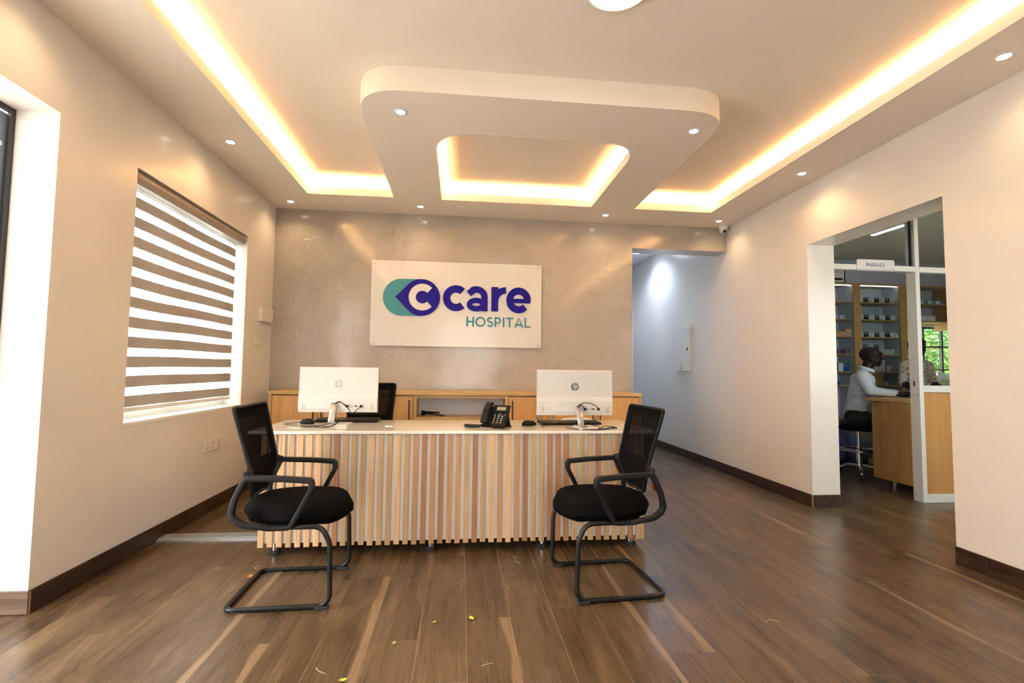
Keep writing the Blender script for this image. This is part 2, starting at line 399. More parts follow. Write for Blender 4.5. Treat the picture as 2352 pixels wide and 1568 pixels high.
GL = {  # caps in a box 0..w x 0..1 : (width, [ (points, closed) ])
 'H': (.78, [([(.09, 0), (.09, 1)], 0), ([(.69, 0), (.69, 1)], 0), ([(.09, .5), (.69, .5)], 0)]),
 'O': (1.06, [(arc(.53, .5, .445, .435, 0, 342, 30), 1)]),
 'S': (.66, [(arc(.33, .715, .235, .205, 40, 180, 12) + arc(.33, .715, .235, .215, 195, 262, 6) + arc(.33, .275, .25, .225, 78, -90, 14) + arc(.33, .275, .26, .195, -98, -152, 6), 0)]),
 'P': (.68, [([(.09, 0), (.09, 1)], 0), ([(.09, .92), (.34, .92)] + arc(.34, .665, .25, .255, 80, -80, 12) + [(.34, .41), (.09, .41)], 0)]),
 'I': (.26, [([(.13, 0), (.13, 1)], 0)]),
 'T': (.74, [([(0, .92), (.74, .92)], 0), ([(.37, 0), (.37, .92)], 0)]),
 'A': (.92, [([(.07, 0), (.46, .96), (.85, 0)], 0), ([(.2, .27), (.72, .27)], 0)]),
 'L': (.6, [([(.09, 1), (.09, .08), (.6, .08)], 0)]),
 'R': (.72, [([(.09, 0), (.09, 1)], 0), ([(.09, .92), (.34, .92)] + arc(.34, .675, .25, .245, 80, -80, 12) + [(.34, .43), (.09, .43)], 0), ([(.34, .43), (.63, 0)], 0)]),
 'M': (.98, [([(.08, 0), (.12, .98), (.49, .3), (.86, .98), (.90, 0)], 0)]),
 'C': (.9, [(arc(.52, .5, .43, .43, 46, 314, 24), 0)]),
 'Y': (.8, [([(.04, 1), (.4, .45), (.76, 1)], 0), ([(.4, .45), (.4, 0)], 0)]),
 '5': (.62, [([(.55, .92), (.15, .92), (.12, .55)] + arc(.3, .33, .25, .25, 110, -130, 14), 0)]),
}
def letter(bm, ch, m, d, w):
    for i, (pts, cl) in enumerate(GL[ch][1]): ribbon(bm, pts, w, m, d, bool(cl), zo=i * .004)

# ================================================================== STRUCTURE
struct(finish(wall_mesh(0, XL - .2, XL, (Y0 - .2, YB), (0, 3.2), [(.7, 2.569, 0, 2.412), (3.155, 4.715, .819, 2.383)]), 'wall_left', 'wall_paint'))
struct(finish(wall_mesh(1, YB, YB + .237, (XL - .2, XR), (0, 3.2), [(1.938, XR, 0, 2.584)]), 'wall_back', 'polished_plaster'))
struct(finish(wall_mesh(0, XR, XR + .261, (Y0 - .2, 8.5), (0, 3.2), [(2.789, 4.033, 0, 2.326)]), 'wall_right', 'wall_paint'))
struct(finish(wall_mesh(1, Y0 - .2, Y0, (XL, XR), (0, 3.2), [(-.60, .90, 0, 2.4)]), 'wall_front', 'wall_paint'))
struct(finish(wall_mesh(0, 1.738, 1.938, (YB + .237, 8.5), (0, 3.2), []), 'wall_hall_left', 'hall_paint'))
struct(finish(wall_mesh(1, 8.5, 8.7, (1.738, XR + .261), (0, 3.2), []), 'wall_hall_end', 'hall_paint'))
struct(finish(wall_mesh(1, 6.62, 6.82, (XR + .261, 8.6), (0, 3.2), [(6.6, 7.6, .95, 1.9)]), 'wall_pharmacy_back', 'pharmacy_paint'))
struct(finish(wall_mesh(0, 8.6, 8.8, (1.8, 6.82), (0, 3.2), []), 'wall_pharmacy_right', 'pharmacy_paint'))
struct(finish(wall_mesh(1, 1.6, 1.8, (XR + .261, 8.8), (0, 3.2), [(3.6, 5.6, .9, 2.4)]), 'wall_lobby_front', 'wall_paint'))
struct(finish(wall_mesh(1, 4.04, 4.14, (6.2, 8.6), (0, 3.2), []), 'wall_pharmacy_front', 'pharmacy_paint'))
# ceilings
struct(finish(BX(XL, XR, Y0, YB, H2, H2 + .05), 'ceiling', 'ceiling_paint'))
struct(finish(BX(1.938, XR, YB + .237, 8.5, 3.06, 3.1), 'ceiling_hall', 'hall_paint'))
struct(finish(BX(XR + .261, 8.6, 1.8, 6.62, 2.86, 2.9), 'ceiling_pharmacy', 'ceiling_paint'))
IX0, IX1, IX2, IX3, SY, SXL, SXR, IY, IYI, SF = -.693, -.223, 1.318, 1.774, 4.852, -1.5225, 2.625, 2.942, 3.445, -.95
outer = [(XL, Y0), (XR, Y0), (XR, YB), (XL, YB)]
isl = fillet([(IX0, SY, 0), (IX0, IY, 0), (IX3, IY, 0), (IX3, SY, 0)], .33, 10)
hole1 = [(SXL, SF, 0), (SXL, SY, 0)] + [tuple(p) for p in isl] + [(SXR, SY, 0), (SXR, SF, 0)]
hole2 = [tuple(p) for p in fillet([(IX1, SY, 0), (IX1, IYI, 0), (IX2, IYI, 0), (IX2, SY, 0)], .33, 10)]
cu = bpy.data.curves.new('soffit', 'CURVE'); cu.dimensions = '2D'; cu.fill_mode = 'BOTH'; cu.extrude = .006
for poly in (outer, hole1, hole2):
    s = cu.splines.new('POLY'); s.points.add(len(poly) - 1); s.use_cyclic_u = True
    for p, q in zip(s.points, poly): p.co = (q[0], q[1], 0, 1)
tmp = bpy.data.objects.new('tmp', cu); C.objects.link(tmp); bpy.context.view_layer.update()
me = bpy.data.meshes.new_from_object(tmp.evaluated_get(bpy.context.evaluated_depsgraph_get())); bpy.data.objects.remove(tmp)
me.materials.clear(); me.polygons.foreach_set('use_smooth', [False] * len(me.polygons)); me.update()
soffit = struct(from_mesh(me, 'ceiling_soffit', 'ceiling_paint', loc=(0, 0, H + .006)))
def fascia(name, pts, z0, z1, out):
    """thin upright strip following pts; 'out' shifts the thickness away from the recess"""
    bm = B(); rows = []
    P = [Vector((p[0], p[1], 0)) for p in pts]
    for i, p in enumerate(P):
        t = (P[min(i + 1, len(P) - 1)] - P[max(i - 1, 0)]).normalized(); nn = Vector((-t.y, t.x, 0)) * out
        if 0 < i < len(P) - 1:
            t1 = (P[i] - P[i - 1]).normalized(); c = max(.4, abs(t.dot(t1))); nn = nn / c
        rows.append([bm.verts.new((p + nn * a).xyz + Vector((0, 0, z))) for a, z in ((-.12, z0 - .0012), (-.12, z1), (1, z1), (1, z0 - .0012))])
    for a, b in zip(rows, rows[1:]):
        for k in range(4): bm.faces.new((a[k], a[(k + 1) % 4], b[(k + 1) % 4], b[k]))
    bm.faces.new(rows[0]); bm.faces.new(rows[-1][::-1])
    o = finish(bm, name, 'ceiling_paint'); o.parent = soffit; o.location = (0, 0, -H - .006); return o
LIP = 2.937
fascia('cove_lip', [(SXL, SF), (SXL, SY), (IX0, SY)], H, LIP, .012)
fascia('cove_lip', [(IX3, SY), (SXR, SY), (SXR, SF)], H, LIP, .012)
fascia('cove_lip', [(SXR, SF), (SXL, SF)], H, LIP, .012)
fascia('island_fascia', [tuple(p) for p in isl], H, H2, -.012 * -1)
fascia('island_lip', hole2 + [hole2[0]], H, LIP, -.012)

# floor: screed plus one object per plank
floor = struct(finish(BX(-2.6, 8.8, -2.2, 8.7, -.12, -.0012), 'floor', 'grout'))
PW, PL, G = .207, 1.24, .003
known = {0: 2.428, -1: 2.749, 2: 2.004, 6: 2.223, 7: 2.017, 1: 1.69, -2: 2.36, 3: 2.75, -4: 2.20, 4: 2.46, 5: 1.80, 8: 2.60}
def plank_cols(x_lo, x_hi, y_lo, y_hi):
    k0 = math.floor((x_lo - .459) / PW)
    for k in range(k0, k0 + 80):
        a, b = .459 + k * PW, .459 + (k + 1) * PW
        if a >= x_hi - .01: break
        a, b = max(a, x_lo), min(b, x_hi)
        if b - a < .012: continue
        st = known.get(k, random.Random(k * 13 + 5).uniform(0, PL)); j = math.floor((y_lo - st) / PL)
        while True:
            c, d = st + j * PL, st + (j + 1) * PL; j += 1
            if c >= y_hi - .005: break
            c, d = max(c, y_lo), min(d, y_hi)
            if d - c < .01: continue
            cx, cy, hx, hy = (a + b) / 2, (c + d) / 2, (b - a) / 2 - G / 2, (d - c) / 2 - G / 2
            key = (round(hx, 3), round(hy, 3))
            if key not in PM:
                bm = BX(-hx, hx, -hy, hy, -.008, 0); m = bpy.data.meshes.new('plank'); bmesh.ops.recalc_face_normals(bm, faces=bm.faces[:]); bm.to_mesh(m); bm.free(); m.materials.append(M['floor_plank']); PM[key] = m
            o = bpy.data.objects.new('plank', PM[key]); C.objects.link(o); o.parent = floor; o.location = (cx, cy, 0)
PM = {}
plank_cols(XL, XR, Y0, YB)
plank_cols(1.938, XR, YB, 8.5)
plank_cols(XR, 5.4, 2.789, 6.62)
plank_cols(XL - .2, XL, .7, 2.569)
struct(finish(BX(-9, XL - .2, -4, 12, -.16, -.02), 'ground_outside', 'concrete'))
struct(finish(BX(-9, 9, -9, Y0 - .2, -.16, -.02), 'ground_entrance', 'concrete'))
struct(finish(BX(4, 12, 6.82, 14, -.16, -.02), 'ground_garden', 'leaf_green'))

# baseboards: a backing strip with the skirting tiles as pieces
def baseboard(name, axis, face, sgn, a0, a1, cuts, hgt=.108, m='baseboard_tile'):
    """axis along which it runs (0=x,1=y); face = wall plane; sgn = into the room"""
    def bb(lo, hi, t0, t1, z0, z1, r=0):
        f0, f1 = sorted((face + sgn * t0, face + sgn * t1))
        return BX(lo, hi, f0, f1, z0, z1, r=r, seg=2) if axis == 0 else BX(f0, f1, lo, hi, z0, z1, r=r, seg=2)
    root = struct(finish(bb(a0, a1, 0, .006, 0, hgt - .006), name, 'grout'))
    cs = [a0] + [c for c in cuts if a0 < c < a1] + [a1]
    for p, q in zip(cs, cs[1:]): finish(bb(p + .001, q - .001, .005, .014, .002, hgt, r=.003), 'skirting_tile', m, root)
baseboard('baseboard_left', 1, XL, 1, 2.565, YB, [2.982, 3.568, 4.17, 4.77])
baseboard('baseboard_door', 0, 2.569, -1, XL - .2, XL + .014, [], m='baseboard_tile_cross')
baseboard('baseboard_right_near', 1, XR, -1, Y0, 2.789, [0, .55, 1.15, 1.75, 2.35, 2.60])
baseboard('baseboard_right_far', 1, XR, -1, 4.033, 8.5, [4.62, 5.22, 5.82, 6.42, 7.02, 7.62])
baseboard('baseboard_jamb', 0, 4.033, -1, XR, XR + .261, [])
baseboard('baseboard_back', 0, YB, -1, XL + .014, 1.938, [-1.4, -.8, -.2, .4, 1.0, 1.6])

# window in the left wall: frame, mullions, burglar bars, pane
win = struct(finish(BX(-2.2, -2.15, 3.155, 4.715, .819, .86), 'window_1', 'pale_aluminium'))
for a in ((3.155, 4.715, 2.343, 2.383), (3.155, 3.195, .86, 2.343), (4.675, 4.715, .86, 2.343), (3.915, 3.955, .86, 2.343)):
    finish(BX(-2.2, -2.15, *a), 'window_frame', 'pale_aluminium', win)
finish(BX(-2.177, -2.173, 3.195, 4.675, .86, 2.343), 'pane', 'clear_glass', win)
for i in range(11): finish(tube([(-2.27, 3.24 + i * .135, .80), (-2.27, 3.24 + i * .135, 2.4)], .009, 8), 'burglar_bar', 'white_satin', win)
for z in (1.1, 1.6, 2.1): finish(BX(-2.28, -2.26, 3.1, 4.76, z - .012, z + .012), 'burglar_rail', 'white_satin', win)
# door in the left wall: scuffed black steel frame, glazed leaf standing open outside
door = struct(finish(BX(-2.215, -2.2, 2.543, 2.569, 0, 2.412), 'door_1', 'black_metal'))
mat('stile_blue', (.16, .20, .24), .4)
finish(BX(-2.215, -2.2, .7, 2.543, 2.385, 2.412), 'door_head', 'black_metal', door)
finish(BX(-2.215, -2.2, .7, .73, 0, 2.385), 'door_post', 'black_metal', door)
lf = finish(BX(-2.25, -2.216, 2.485, 2.566, .02, 2.38, r=.003), 'door_stile', 'stile_blue', door)
finish(lathe(B(), [(0, 0), (.013, 0), (.012, .006), (0, .008)], 16, (0, 0), disc_mtx((-2.216, 2.512, 2.22), (1, 0, 0))), 'bolt', 'brushed_metal', lf)
finish(BX(-2.245, -2.222, 2.45, 2.485, .02, 2.38), 'leaf_edge', 'tinted_glass', door)
# glazed entrance behind the viewer
ent = struct(finish(BX(-.60, .90, -1.66, -1.6, 2.34, 2.4), 'door_2', 'black_metal'))
for x in (-.60, .12, .84): finish(BX(x, x + .06, -1.66, -1.6, 0, 2.34), 'door_post', 'black_metal', ent)
for x in (-.54, .18): finish(BX(x, x + .66, -1.635, -1.625, .02, 2.34), 'pane', 'clear_glass', ent)
# lobby window behind the pharmacy partition's forecourt
lw = struct(finish(BX(3.6, 5.6, 1.66, 1.72, .9, .95), 'window_2', 'pale_aluminium'))
for a in ((3.6, 5.6, 2.35, 2.4), (3.6, 3.65, .95, 2.35), (5.55, 5.6, .95, 2.35), (4.575, 4.625, .95, 2.35)): finish(BX(a[0], a[1], 1.66, 1.72, a[2], a[3]), 'window_frame', 'pale_aluminium', lw)
finish(BX(3.65, 5.55, 1.688, 1.692, .95, 2.35), 'pane', 'clear_glass', lw)
# pharmacy window
pw = struct(finish(BX(6.6, 7.6, 6.70, 6.74, .95, .98), 'window_3', 'black_metal'))
for a in ((6.6, 7.6, 1.87, 1.9), (6.6, 6.63, .98, 1.87), (7.57, 7.6, .98, 1.87), (6.985, 7.01, .98, 1.87), (7.30, 7.325, .98, 1.87), (6.63, 7.57, 1.585, 1.605), (6.63, 7.57, 1.235, 1.255)):
    finish(BX(a[0], a[1], 6.70, 6.74, a[2], a[3]), 'window_frame', 'black_metal', pw)
finish(BX(6.63, 7.57, 6.718, 6.722, .98, 1.87), 'pane', 'clear_glass', pw)

# ================================================================== LIGHTS
def led(name, pts, label, m, out):
    bm = B(); P = [Vector(p) for p in pts]
    sweep(bm, P, rrect(.045, .004, .001, 1), ref=(1, 0, 0) if abs(P[0].x - P[1].x) < .01 else (0, 1, 0))
    return tag(finish(bm, name, m), label, 'led strip', 'cove light strips')
zl = 2.890; o_ = .065
led('led_strip', [(SXL - o_, SF, zl), (SXL - o_, SY, zl)], 'warm glowing light strip in the cove along the left wall', 'cove_led', 1)
led('led_strip', [(SXL - o_, SY + o_ + .01, zl), (IX0, SY + o_ + .01, zl)], 'short warm light strip in the rear cove, left of the island', 'cove_led', 1)
led('led_strip', [(IX3, SY + o_ + .01, zl), (SXR + o_, SY + o_ + .01, zl)], 'short warm light strip in the rear cove, right of the island', 'cove_led', 1)
led('led_strip', [(SXR + o_, SY, zl), (SXR + o_, SF, zl)], 'warm glowing light strip in the cove along the right wall', 'cove_led', 1)
led('led_strip', [(IX1 - o_, 3.80, zl), (IX1 - o_, SY, zl)], 'warm light strip on the left edge of the island opening', 'island_led', 1)
led('led_strip', [(IX1 - o_, SY + o_ + .01, zl), (IX2 + o_, SY + o_ + .01, zl)], 'warm light strip on the rear edge of the island opening', 'island_led', 1)
led('led_strip', [(IX2 + o_, SY, zl), (IX2 + o_, 3.80, zl)], 'warm light strip on the right edge of the island opening', 'island_led', 1)

def downlight(x, y, label):
    t = thing('downlight', label, 'downlight', (x, y, H), 0, 'recessed ceiling downlights')
    finish(lathe(B(), [(.030, -.0005), (.046, -.0005), (.046, -.003), (.034, -.006), (.030, -.004)], 28), 'trim_ring', 'white_satin', t, True)
    finish(lathe(B(), [(0, -.0035), (.030, -.0035), (.030, -.001), (0, -.001)], 24), 'lens', 'lamp_lens', t)
    l = bpy.data.lights.new('downlight_beam', 'SPOT'); l.energy = W_DOWN; l.color = WARM2; l.spot_size = math.radians(140); l.spot_blend = 1; l.shadow_soft_size = .03
    o = bpy.data.objects.new('downlight_beam', l); C.objects.link(o); o.parent = t; o.location = (0, 0, -.012)
for x, y, lb in ((-1.77, 3.80, 'small warm downlight in the left soffit above the blind'), (-1.77, 5.115, 'small warm downlight in the rear left corner of the soffit'),
                 (-.43, 3.195, 'small warm downlight at the front left of the ceiling island'), (1.607, 3.195, 'small warm downlight at the front right of the ceiling island'),
                 (-.452, 5.09, 'small warm downlight above the sign, to its left'), (1.54, 5.09, 'small warm downlight above the hall opening edge'),
                 (2.856, 5.115, 'small warm downlight beside the dome camera'), (2.86, 3.775, 'small warm downlight in the right soffit above the pharmacy opening'),
                 (2.85, 2.215, 'nearest small warm downlight in the right soffit'), (-1.77, 2.3, 'small warm downlight in the left soffit beside the entrance')):
    downlight(x, y, lb)
t = thing('ceiling_panel_light', 'large round white ceiling lamp cut by the top edge', 'ceiling lamp', (.718, 2.163, H2))
finish(lathe(B(), [(.150, 0), (.168, 0), (.168, -.02), (.154, -.028), (.148, -.02)], 40), 'trim_ring', 'white_satin', t, True)
finish(lathe(B(), [(0, -.02), (.150, -.02), (.150, -.002), (0, -.002)], 40), 'lens', 'panel_lens', t)
t = thing('hall_ceiling_light', 'round cool white lamp on the hall ceiling', 'ceiling lamp', (2.715, 7.3, 3.06))
finish(lathe(B(), [(.10, 0), (.12, 0), (.12, -.02), (.10, -.026)], 32), 'trim_ring', 'white_satin', t, True)
finish(lathe(B(), [(0, -.02), (.102, -.02), (.102, -.003), (0, -.003)], 32), 'lens', 'hall_lens', t)
l = bpy.data.lights.new('hall_beam', 'SPOT'); l.energy = 55; l.color = (.66, .80, 1); l.spot_size = math.radians(150); l.spot_blend = .7; l.shadow_soft_size = .08
o = bpy.data.objects.new('hall_beam', l); C.objects.link(o); o.parent = t; o.location = (0, 0, -.04)
t = thing('tube_light', 'white linear lamp on the pharmacy ceiling', 'ceiling lamp', (4.875, 5.06, 2.86))
finish(BX(-.03, .03, -.22, .22, -.03, 0, r=.004), 'lamp_body', 'white_satin', t)
finish(BX(-.022, .022, -.20, .20, -.036, -.030), 'lens', 'tube_lens', t)

# ================================================================== RECEPTION DESK
desk = thing('reception_desk', 'long reception desk with vertical timber slats and cream stone top', 'desk', (0, 3.19, 0))
DX0, DX1 = -1.226, 1.236
finish(BX(DX0 + .004, DX1 - .022, .030, .60, .075, .747), 'body', 'laminate_white', desk)
finish(BX(-1.305, 1.305, 0, .69, .748, ZD, r=.004), 'stone_top', 'marble', desk)
sl_col = {'L': (.78, .50, .265), 'T': (.58, .39, .205), 'R': (.43, .21, .10), 'O': (.54, .30, .14)}
seq = 'LLLTLLLTRTTTLTTLTORORO' + 'OTRTLOLORTTRRRTTTRTTTRT' 
ns = 45; pitch = (DX1 - .036 - .020 - DX0) / (ns - 1); sm = None
for i in range(ns):
    jit = random.uniform(-.003, .003)
    bm = BX(-.017, .017, -.009, .009, -.345, .345, r=.0015, seg=1)
    if sm is None:
        o = finish(bm, 'slat', 'slat_wood', desk); sm = o.data
    else:
        bm.free(); o = bpy.data.objects.new('slat', sm); C.objects.link(o); o.parent = desk
    o.location = (DX0 + .018 + i * pitch, .0205, .401 + jit)
    c = sl_col[seq[i % len(seq)]]; f = random.uniform(.92, 1.07); o.color = (c[0] * f, c[1] * f, c[2] * f, 1)
for i in range(10):                                               # return of the slats round the right-hand end
    o = bpy.data.objects.new('slat', sm); C.objects.link(o); o.parent = desk; o.rotation_euler = (0, 0, PI / 2)
    o.location = (DX1 - .0115, .024 + i * .058 + .0, .40); c = sl_col['TLRTOTLRTT'[i]]; o.color = (*c, 1)
for x in (-1.14, -.17, .555, 1.163):
    for y in (.075, .52):
        lg = finish(lathe(B(), [(0, .012), (.021, .012), (.021, .078), (0, .078)], 20, (x, y)), 'leg', 'chrome', desk, False)
        finish(lathe(B(), [(0, 0), (.034, 0), (.036, .010), (.030, .020), (.021, .022)], 20, (x, y)), 'foot_ring', 'black_rubber', lg)

# ================================================================== VISITOR CHAIRS
def back_outline(hw_top=.215, ztop=.962, zarm=.640, zbot=.505):
    return [(-hw_top, ztop), (hw_top, ztop), (.188, zarm), (.105, zbot), (-.105, zbot), (-.188, zarm)]
def backx(z):                                                     # lean of the backrest: x as a function of height
    return -.15 - .30 * max(0, z - .64) + .05 * (max(0, z - .64) ** 2) - .012 * max(0, .64 - z) / .14
def backrest(t, dz=0, dx=0):
    ol = fillet([(y, z, 0) for y, z in back_outline()], [.024, .024, .06, .04, .04, .06], 5, True)
    def pt(p, off=0): return Vector((backx(p.y) + dx + off - .022 * (1 - (p.x / .215) ** 2), p.x, p.y + dz))
    finish(sweep(B(), [pt(p) for p in ol], rrect(.008, .006, .003, 2), True, ref=(1, 0, .28)), 'backrest_frame', 'black_plastic', t, True)
    # woven panel: a grid inside the outline, upper part open mesh, lower part lined
    def width(z):
        if z > .640: return .188 + (.215 - .188) * (z - .640) / .322
        return .105 + .083 * (z - .505) / .135
    for nm, z0, z1, m in (('backrest_mesh', .690, .950, 'mesh_fabric'), ('backrest_lining', .512, .690, 'black_fabric')):
        bm = B(); g = []
        for i in range(9):
            z = z0 + (z1 - z0) * i / 8; w_ = width(z) - .006
            g.append([bm.verts.new(pt(Vector((-w_ + 2 * w_ * j / 10, z, 0)))) for j in range(11)])
        for a, b in zip(g, g[1:]):
            for j in range(10): bm.faces.new((a[j], a[j + 1], b[j + 1], b[j]))
        finish(bm, nm, m, t, True)
    bm = B(); g = []                                              # solid border band of the cover inside the frame
    for side in (-1, 1):
        rows = []
        for i in range(9):
            z = .66 + (.955 - .66) * i / 8; w_ = width(z)
            rows.append([bm.verts.new(pt(Vector((side * (w_ - q), z, 0)), .002)) for q in (.004, .052)])
        for a, b in zip(rows, rows[1:]): bm.faces.new((a[0], a[1], b[1], b[0]))
    rows = []
    for j in range(11):
        rows.append([bm.verts.new(pt(Vector((-.205 + .041 * j, z, 0)), .002)) for z in (.905, .958)])
    for a, b in zip(rows, rows[1:]): bm.faces.new((a[0], a[1], b[1], b[0]))
    finish(bm, 'backrest_border', 'black_fabric', t, True)
def seat(t, dz=0):
    bm = B(); nx, ny = 18, 14; top = []; bot = []
    for i in range(nx + 1):
        u = -1 + 2 * i / nx; ra, rb = [], []
        for j in range(ny + 1):
            v = -1 + 2 * j / ny
            # squircle plan
            s = 1 - .25 * abs(u * v) ** 1.3
            x = .03 + .275 * u * s; y = .248 * v * s * (1 - .26 * max(0, -u) ** 1.6)
            e = max(0, 1 - max(abs(u), abs(v)) ** 5) ** .5
            zt = .430 + .060 * e + .016 * (1 - v * v) - .030 * max(0, u - .45) - .012 * max(0, -u - .3)
            zb = .428 - .045 * e - .016 * max(0, u) * (1 - abs(v)) - .012 * max(0, u - .2)
            ra.append(bm.verts.new((x, y, zt + dz))); rb.append(bm.verts.new((x, y, zb + dz)))
        top.append(ra); bot.append(rb)
    for i in range(nx):
        for j in range(ny):
            bm.faces.new((top[i][j], top[i + 1][j], top[i + 1][j + 1], top[i][j + 1]))
            bm.faces.new((bot[i][j], bot[i][j + 1], bot[i + 1][j + 1], bot[i + 1][j]))
    for i in range(nx):
        for j in (0, ny): bm.faces.new((top[i][j], bot[i][j], bot[i + 1][j], top[i + 1][j]))
    for j in range(ny):
        for i in (0, nx): bm.faces.new((top[i][j], bot[i][j], bot[i][j + 1], top[i][j + 1]))
    return finish(bm, 'seat', 'black_fabric', t, True)
def arm(t, s, dz=0):
    y = s * .252
    pts = [(-.155, .632), (.02, .626), (.150, .616), (.150, .575), (.055, .392), (-.03, .392), (-.165, .412), (-.218, .455), (-.200, .535)]
    path = fillet([(x, y, z + dz) for x, z in pts], [.03, .10, .045, .03, .03, .05, .10, .05, .10], 6, True)
    sc_ = []
    for p in path:
        z = p.z - dz; sc_.append(.82 if z > .6 else (.80 if p.x < -.10 else .62 + .2 * max(0, (z - .40) / .2)))
    sc_ = [sum(sc_[(i + k) % len(sc_)] for k in (-3, -2, -1, 0, 1, 2, 3)) / 7 for i in range(len(sc_))]
    o = finish(sweep(B(), path, rrect(.020, .0165, .0055, 2), True, ref=(0, 1, 0), scale=sc_), 'armrest', 'grey_black_plastic', t, True)
    finish(sweep(B(), fillet([(-.155, y, .634 + dz), (-.165, y - s * .02, .640 + dz), (backx(.65) - .004, s * .190, .650 + dz)], .01, 4), rrect(.018, .012, .005, 2), ref=(0, 0, 1)), 'back_bracket', 'grey_black_plastic', o, True)
def visitor_chair(label, loc, rz):
    t = thing('visitor_chair', label, 'chair', loc, rz, 'black visitor chairs before the desk')
    seat(t); backrest(t)
    for s in (-1, 1): arm(t, s)
    hw_ = .237; r = .0125; path = []
    side = [(-.06, .392), (.20, .392), (.240, .31), (.248, .05), (.215, r), (-.235, r)]
    A = [(x, -hw_, z) for x, z in side]; Bk = [(x, hw_, z) for x, z in reversed(side)]
    path = fillet(A + Bk, [0, .07, .10, .05, .05, .05, .05, .05, .05, .10, .07, 0], 7)
    finish(tube(path, r, 12), 'sled_base', 'black_tube', t, True)
    finish(BX(-.12, .16, -.24, .24, .384, .394), 'seat_plate', 'black_metal', t)
    for s in (-1, 1):
        finish(BX(.18, .245, s * hw_ - .015, s * hw_ + .015, 0, .016, r=.004), 'foot_pad', 'black_rubber', t)
        finish(BX(-.20, -.15, s * hw_ - .012, s * hw_ + .012, 0, .006, r=.002), 'foot_pad', 'black_rubber', t)
    return t
visitor_chair('black mesh visitor chair on the left, beside the window', (-.868, 2.742, 0), math.radians(1.5))
visitor_chair('black mesh visitor chair on the right, nearest the hall', (.826, 2.712, 0), math.radians(184.5))

# swivel chair of the staff behind the desk
t = thing('office_chair', 'black mesh swivel chair behind the desk, half hidden by computer', 'chair', (-.765, 4.22, 0), math.radians(-84))
backrest(t, .068, -.02); seat(t, .05)
for s in (-1, 1): arm(t, s, .05)
finish(lathe(B(), [(0, .10), (.03, .10), (.03, .28), (.022, .28), (.022, .42), (0, .42)], 16), 'gas_column', 'black_plastic', t)
for k in range(5):
    a = 2 * PI * k / 5 + .3; c, s_ = math.cos(a), math.sin(a)
    lg = finish(sweep(B(), [(.02 * c, .02 * s_, .12), (.15 * c, .15 * s_, .10), (.29 * c, .29 * s_, .07)], rrect(.02, .012, .004, 2), ref=(-s_, c, 0)), 'base_leg', 'black_plastic', t)
    bm = B(); lathe(bm, [(0, -.012), (.027, -.012), (.027, .012), (0, .012)], 16, (0, 0), disc_mtx((.30 * c, .30 * s_, .0275), (-s_, c, 0)))
    finish(bm, 'caster', 'black_rubber', lg)

# ================================================================== CREDENZA
CF, CB, CT = 4.96, 5.345, .905
t = tag(finish(BX(-1.852, 1.892, CF - .02, CB, CT, .937, r=.002), 'credenza_top', 'beech_edge'), 'long beech worktop running over the low cabinets by the wall', 'worktop')
def cabinet(name, label, x0, x1, doors, side):
    t = thing(name, label, 'cabinet', ((x0 + x1) / 2, CF, 0)); ox = (x0 + x1) / 2
    bm = B(); box(bm, x0 - ox, x0 - ox + .018, .018, CB - CF, 0, CT - .001); box(bm, x1 - ox - .018, x1 - ox, .018, CB - CF, 0, CT - .001)
    box(bm, x0 - ox + .018, x1 - ox - .018, .05, CB - CF, .06, CT - .001); box(bm, x0 - ox + .018, x1 - ox - .018, .05, .066, 0, .06)
    finish(bm, 'carcass', 'beech_edge', t)
    if side: sx = x0 - ox if side < 0 else x1 - ox - .03; finish(BX(sx, sx + .03, -.002, .02, 0, CT - .001), 'end_panel', 'beech_edge', t)
    for a, b, hs in doors:
        d = finish(BX(a - ox + .002, b - ox - .002, 0, .018, .07, CT - .012, r=.0015, seg=1), 'door', 'beech_laminate', t)
        hx = (b - ox - .045) if hs > 0 else (a - ox + .033)
        finish(BX(hx, hx + .012, -.012, -.004, .50, .853, r=.002, seg=1), 'handle', 'black_metal', d)
        for z in (.53, .82): finish(BX(hx + .002, hx + .010, -.005, .001, z, z + .012), 'handle_stud', 'black_metal', d)
cabinet('low_cabinet', 'low beech cabinet with three doors, left of the open niche', -1.85, -.466, [(-1.818, -1.39, 1), (-1.39, -.925, -1), (-.925, -.468, 1)], -1)
cabinet('low_cabinet', 'low beech cabinet with three doors, right of the open niche', .488, 1.89, [(.49, .955, -1), (.955, 1.407, 1), (1.407, 1.858, -1)], 1)
t = thing('niche_unit', 'open beech shelf unit with pale back between the cabinets', 'shelf unit', (.011, CF, 0))
for nm, a in (('side_panel', (-.475, -.445, 0, .37, 0, CT - .001)), ('side_panel', (.445, .475, 0, .37, 0, CT - .001)), ('top_panel', (-.445, .445, 0, .37, .876, CT - .001)), ('shelf', (-.445, .445, 0, .37, .655, .685)), ('shelf', (-.445, .445, 0, .37, .06, .09))):
    finish(BX(*a), nm, 'beech_edge', t)
finish(BX(-.445, .445, .30, .306, .685, .876), 'back_panel', 'laminate_white', t); finish(BX(-.445, .445, .30, .306, .09, .655), 'back_panel', 'laminate_white', t)
t = thing('hand_scanner', 'small black handheld device lying in the open niche', 'device', (-.355, 5.10, .685), math.radians(-8))
finish(lathe(B(), [(0, -.02), (.022, -.02), (.026, -.005), (.020, .02), (.012, .03), (0, .03)], 16, (0, 0), disc_mtx((-.02, 0, .030), (1, 0, 0))), 'head', 'black_plastic', t, True)
finish(tube([(0, 0, .036), (.06, 0, .036), (.14, -.005, .034)], .010, 10), 'barrel', 'black_plastic', t, True)
finish(sweep(B(), [(.0, 0, .030), (.09, -.02, .018), (.20, -.03, .006)], rrect(.012, .005, .002, 2), ref=(0, 1, 0)), 'grip', 'black_plastic', t, True)
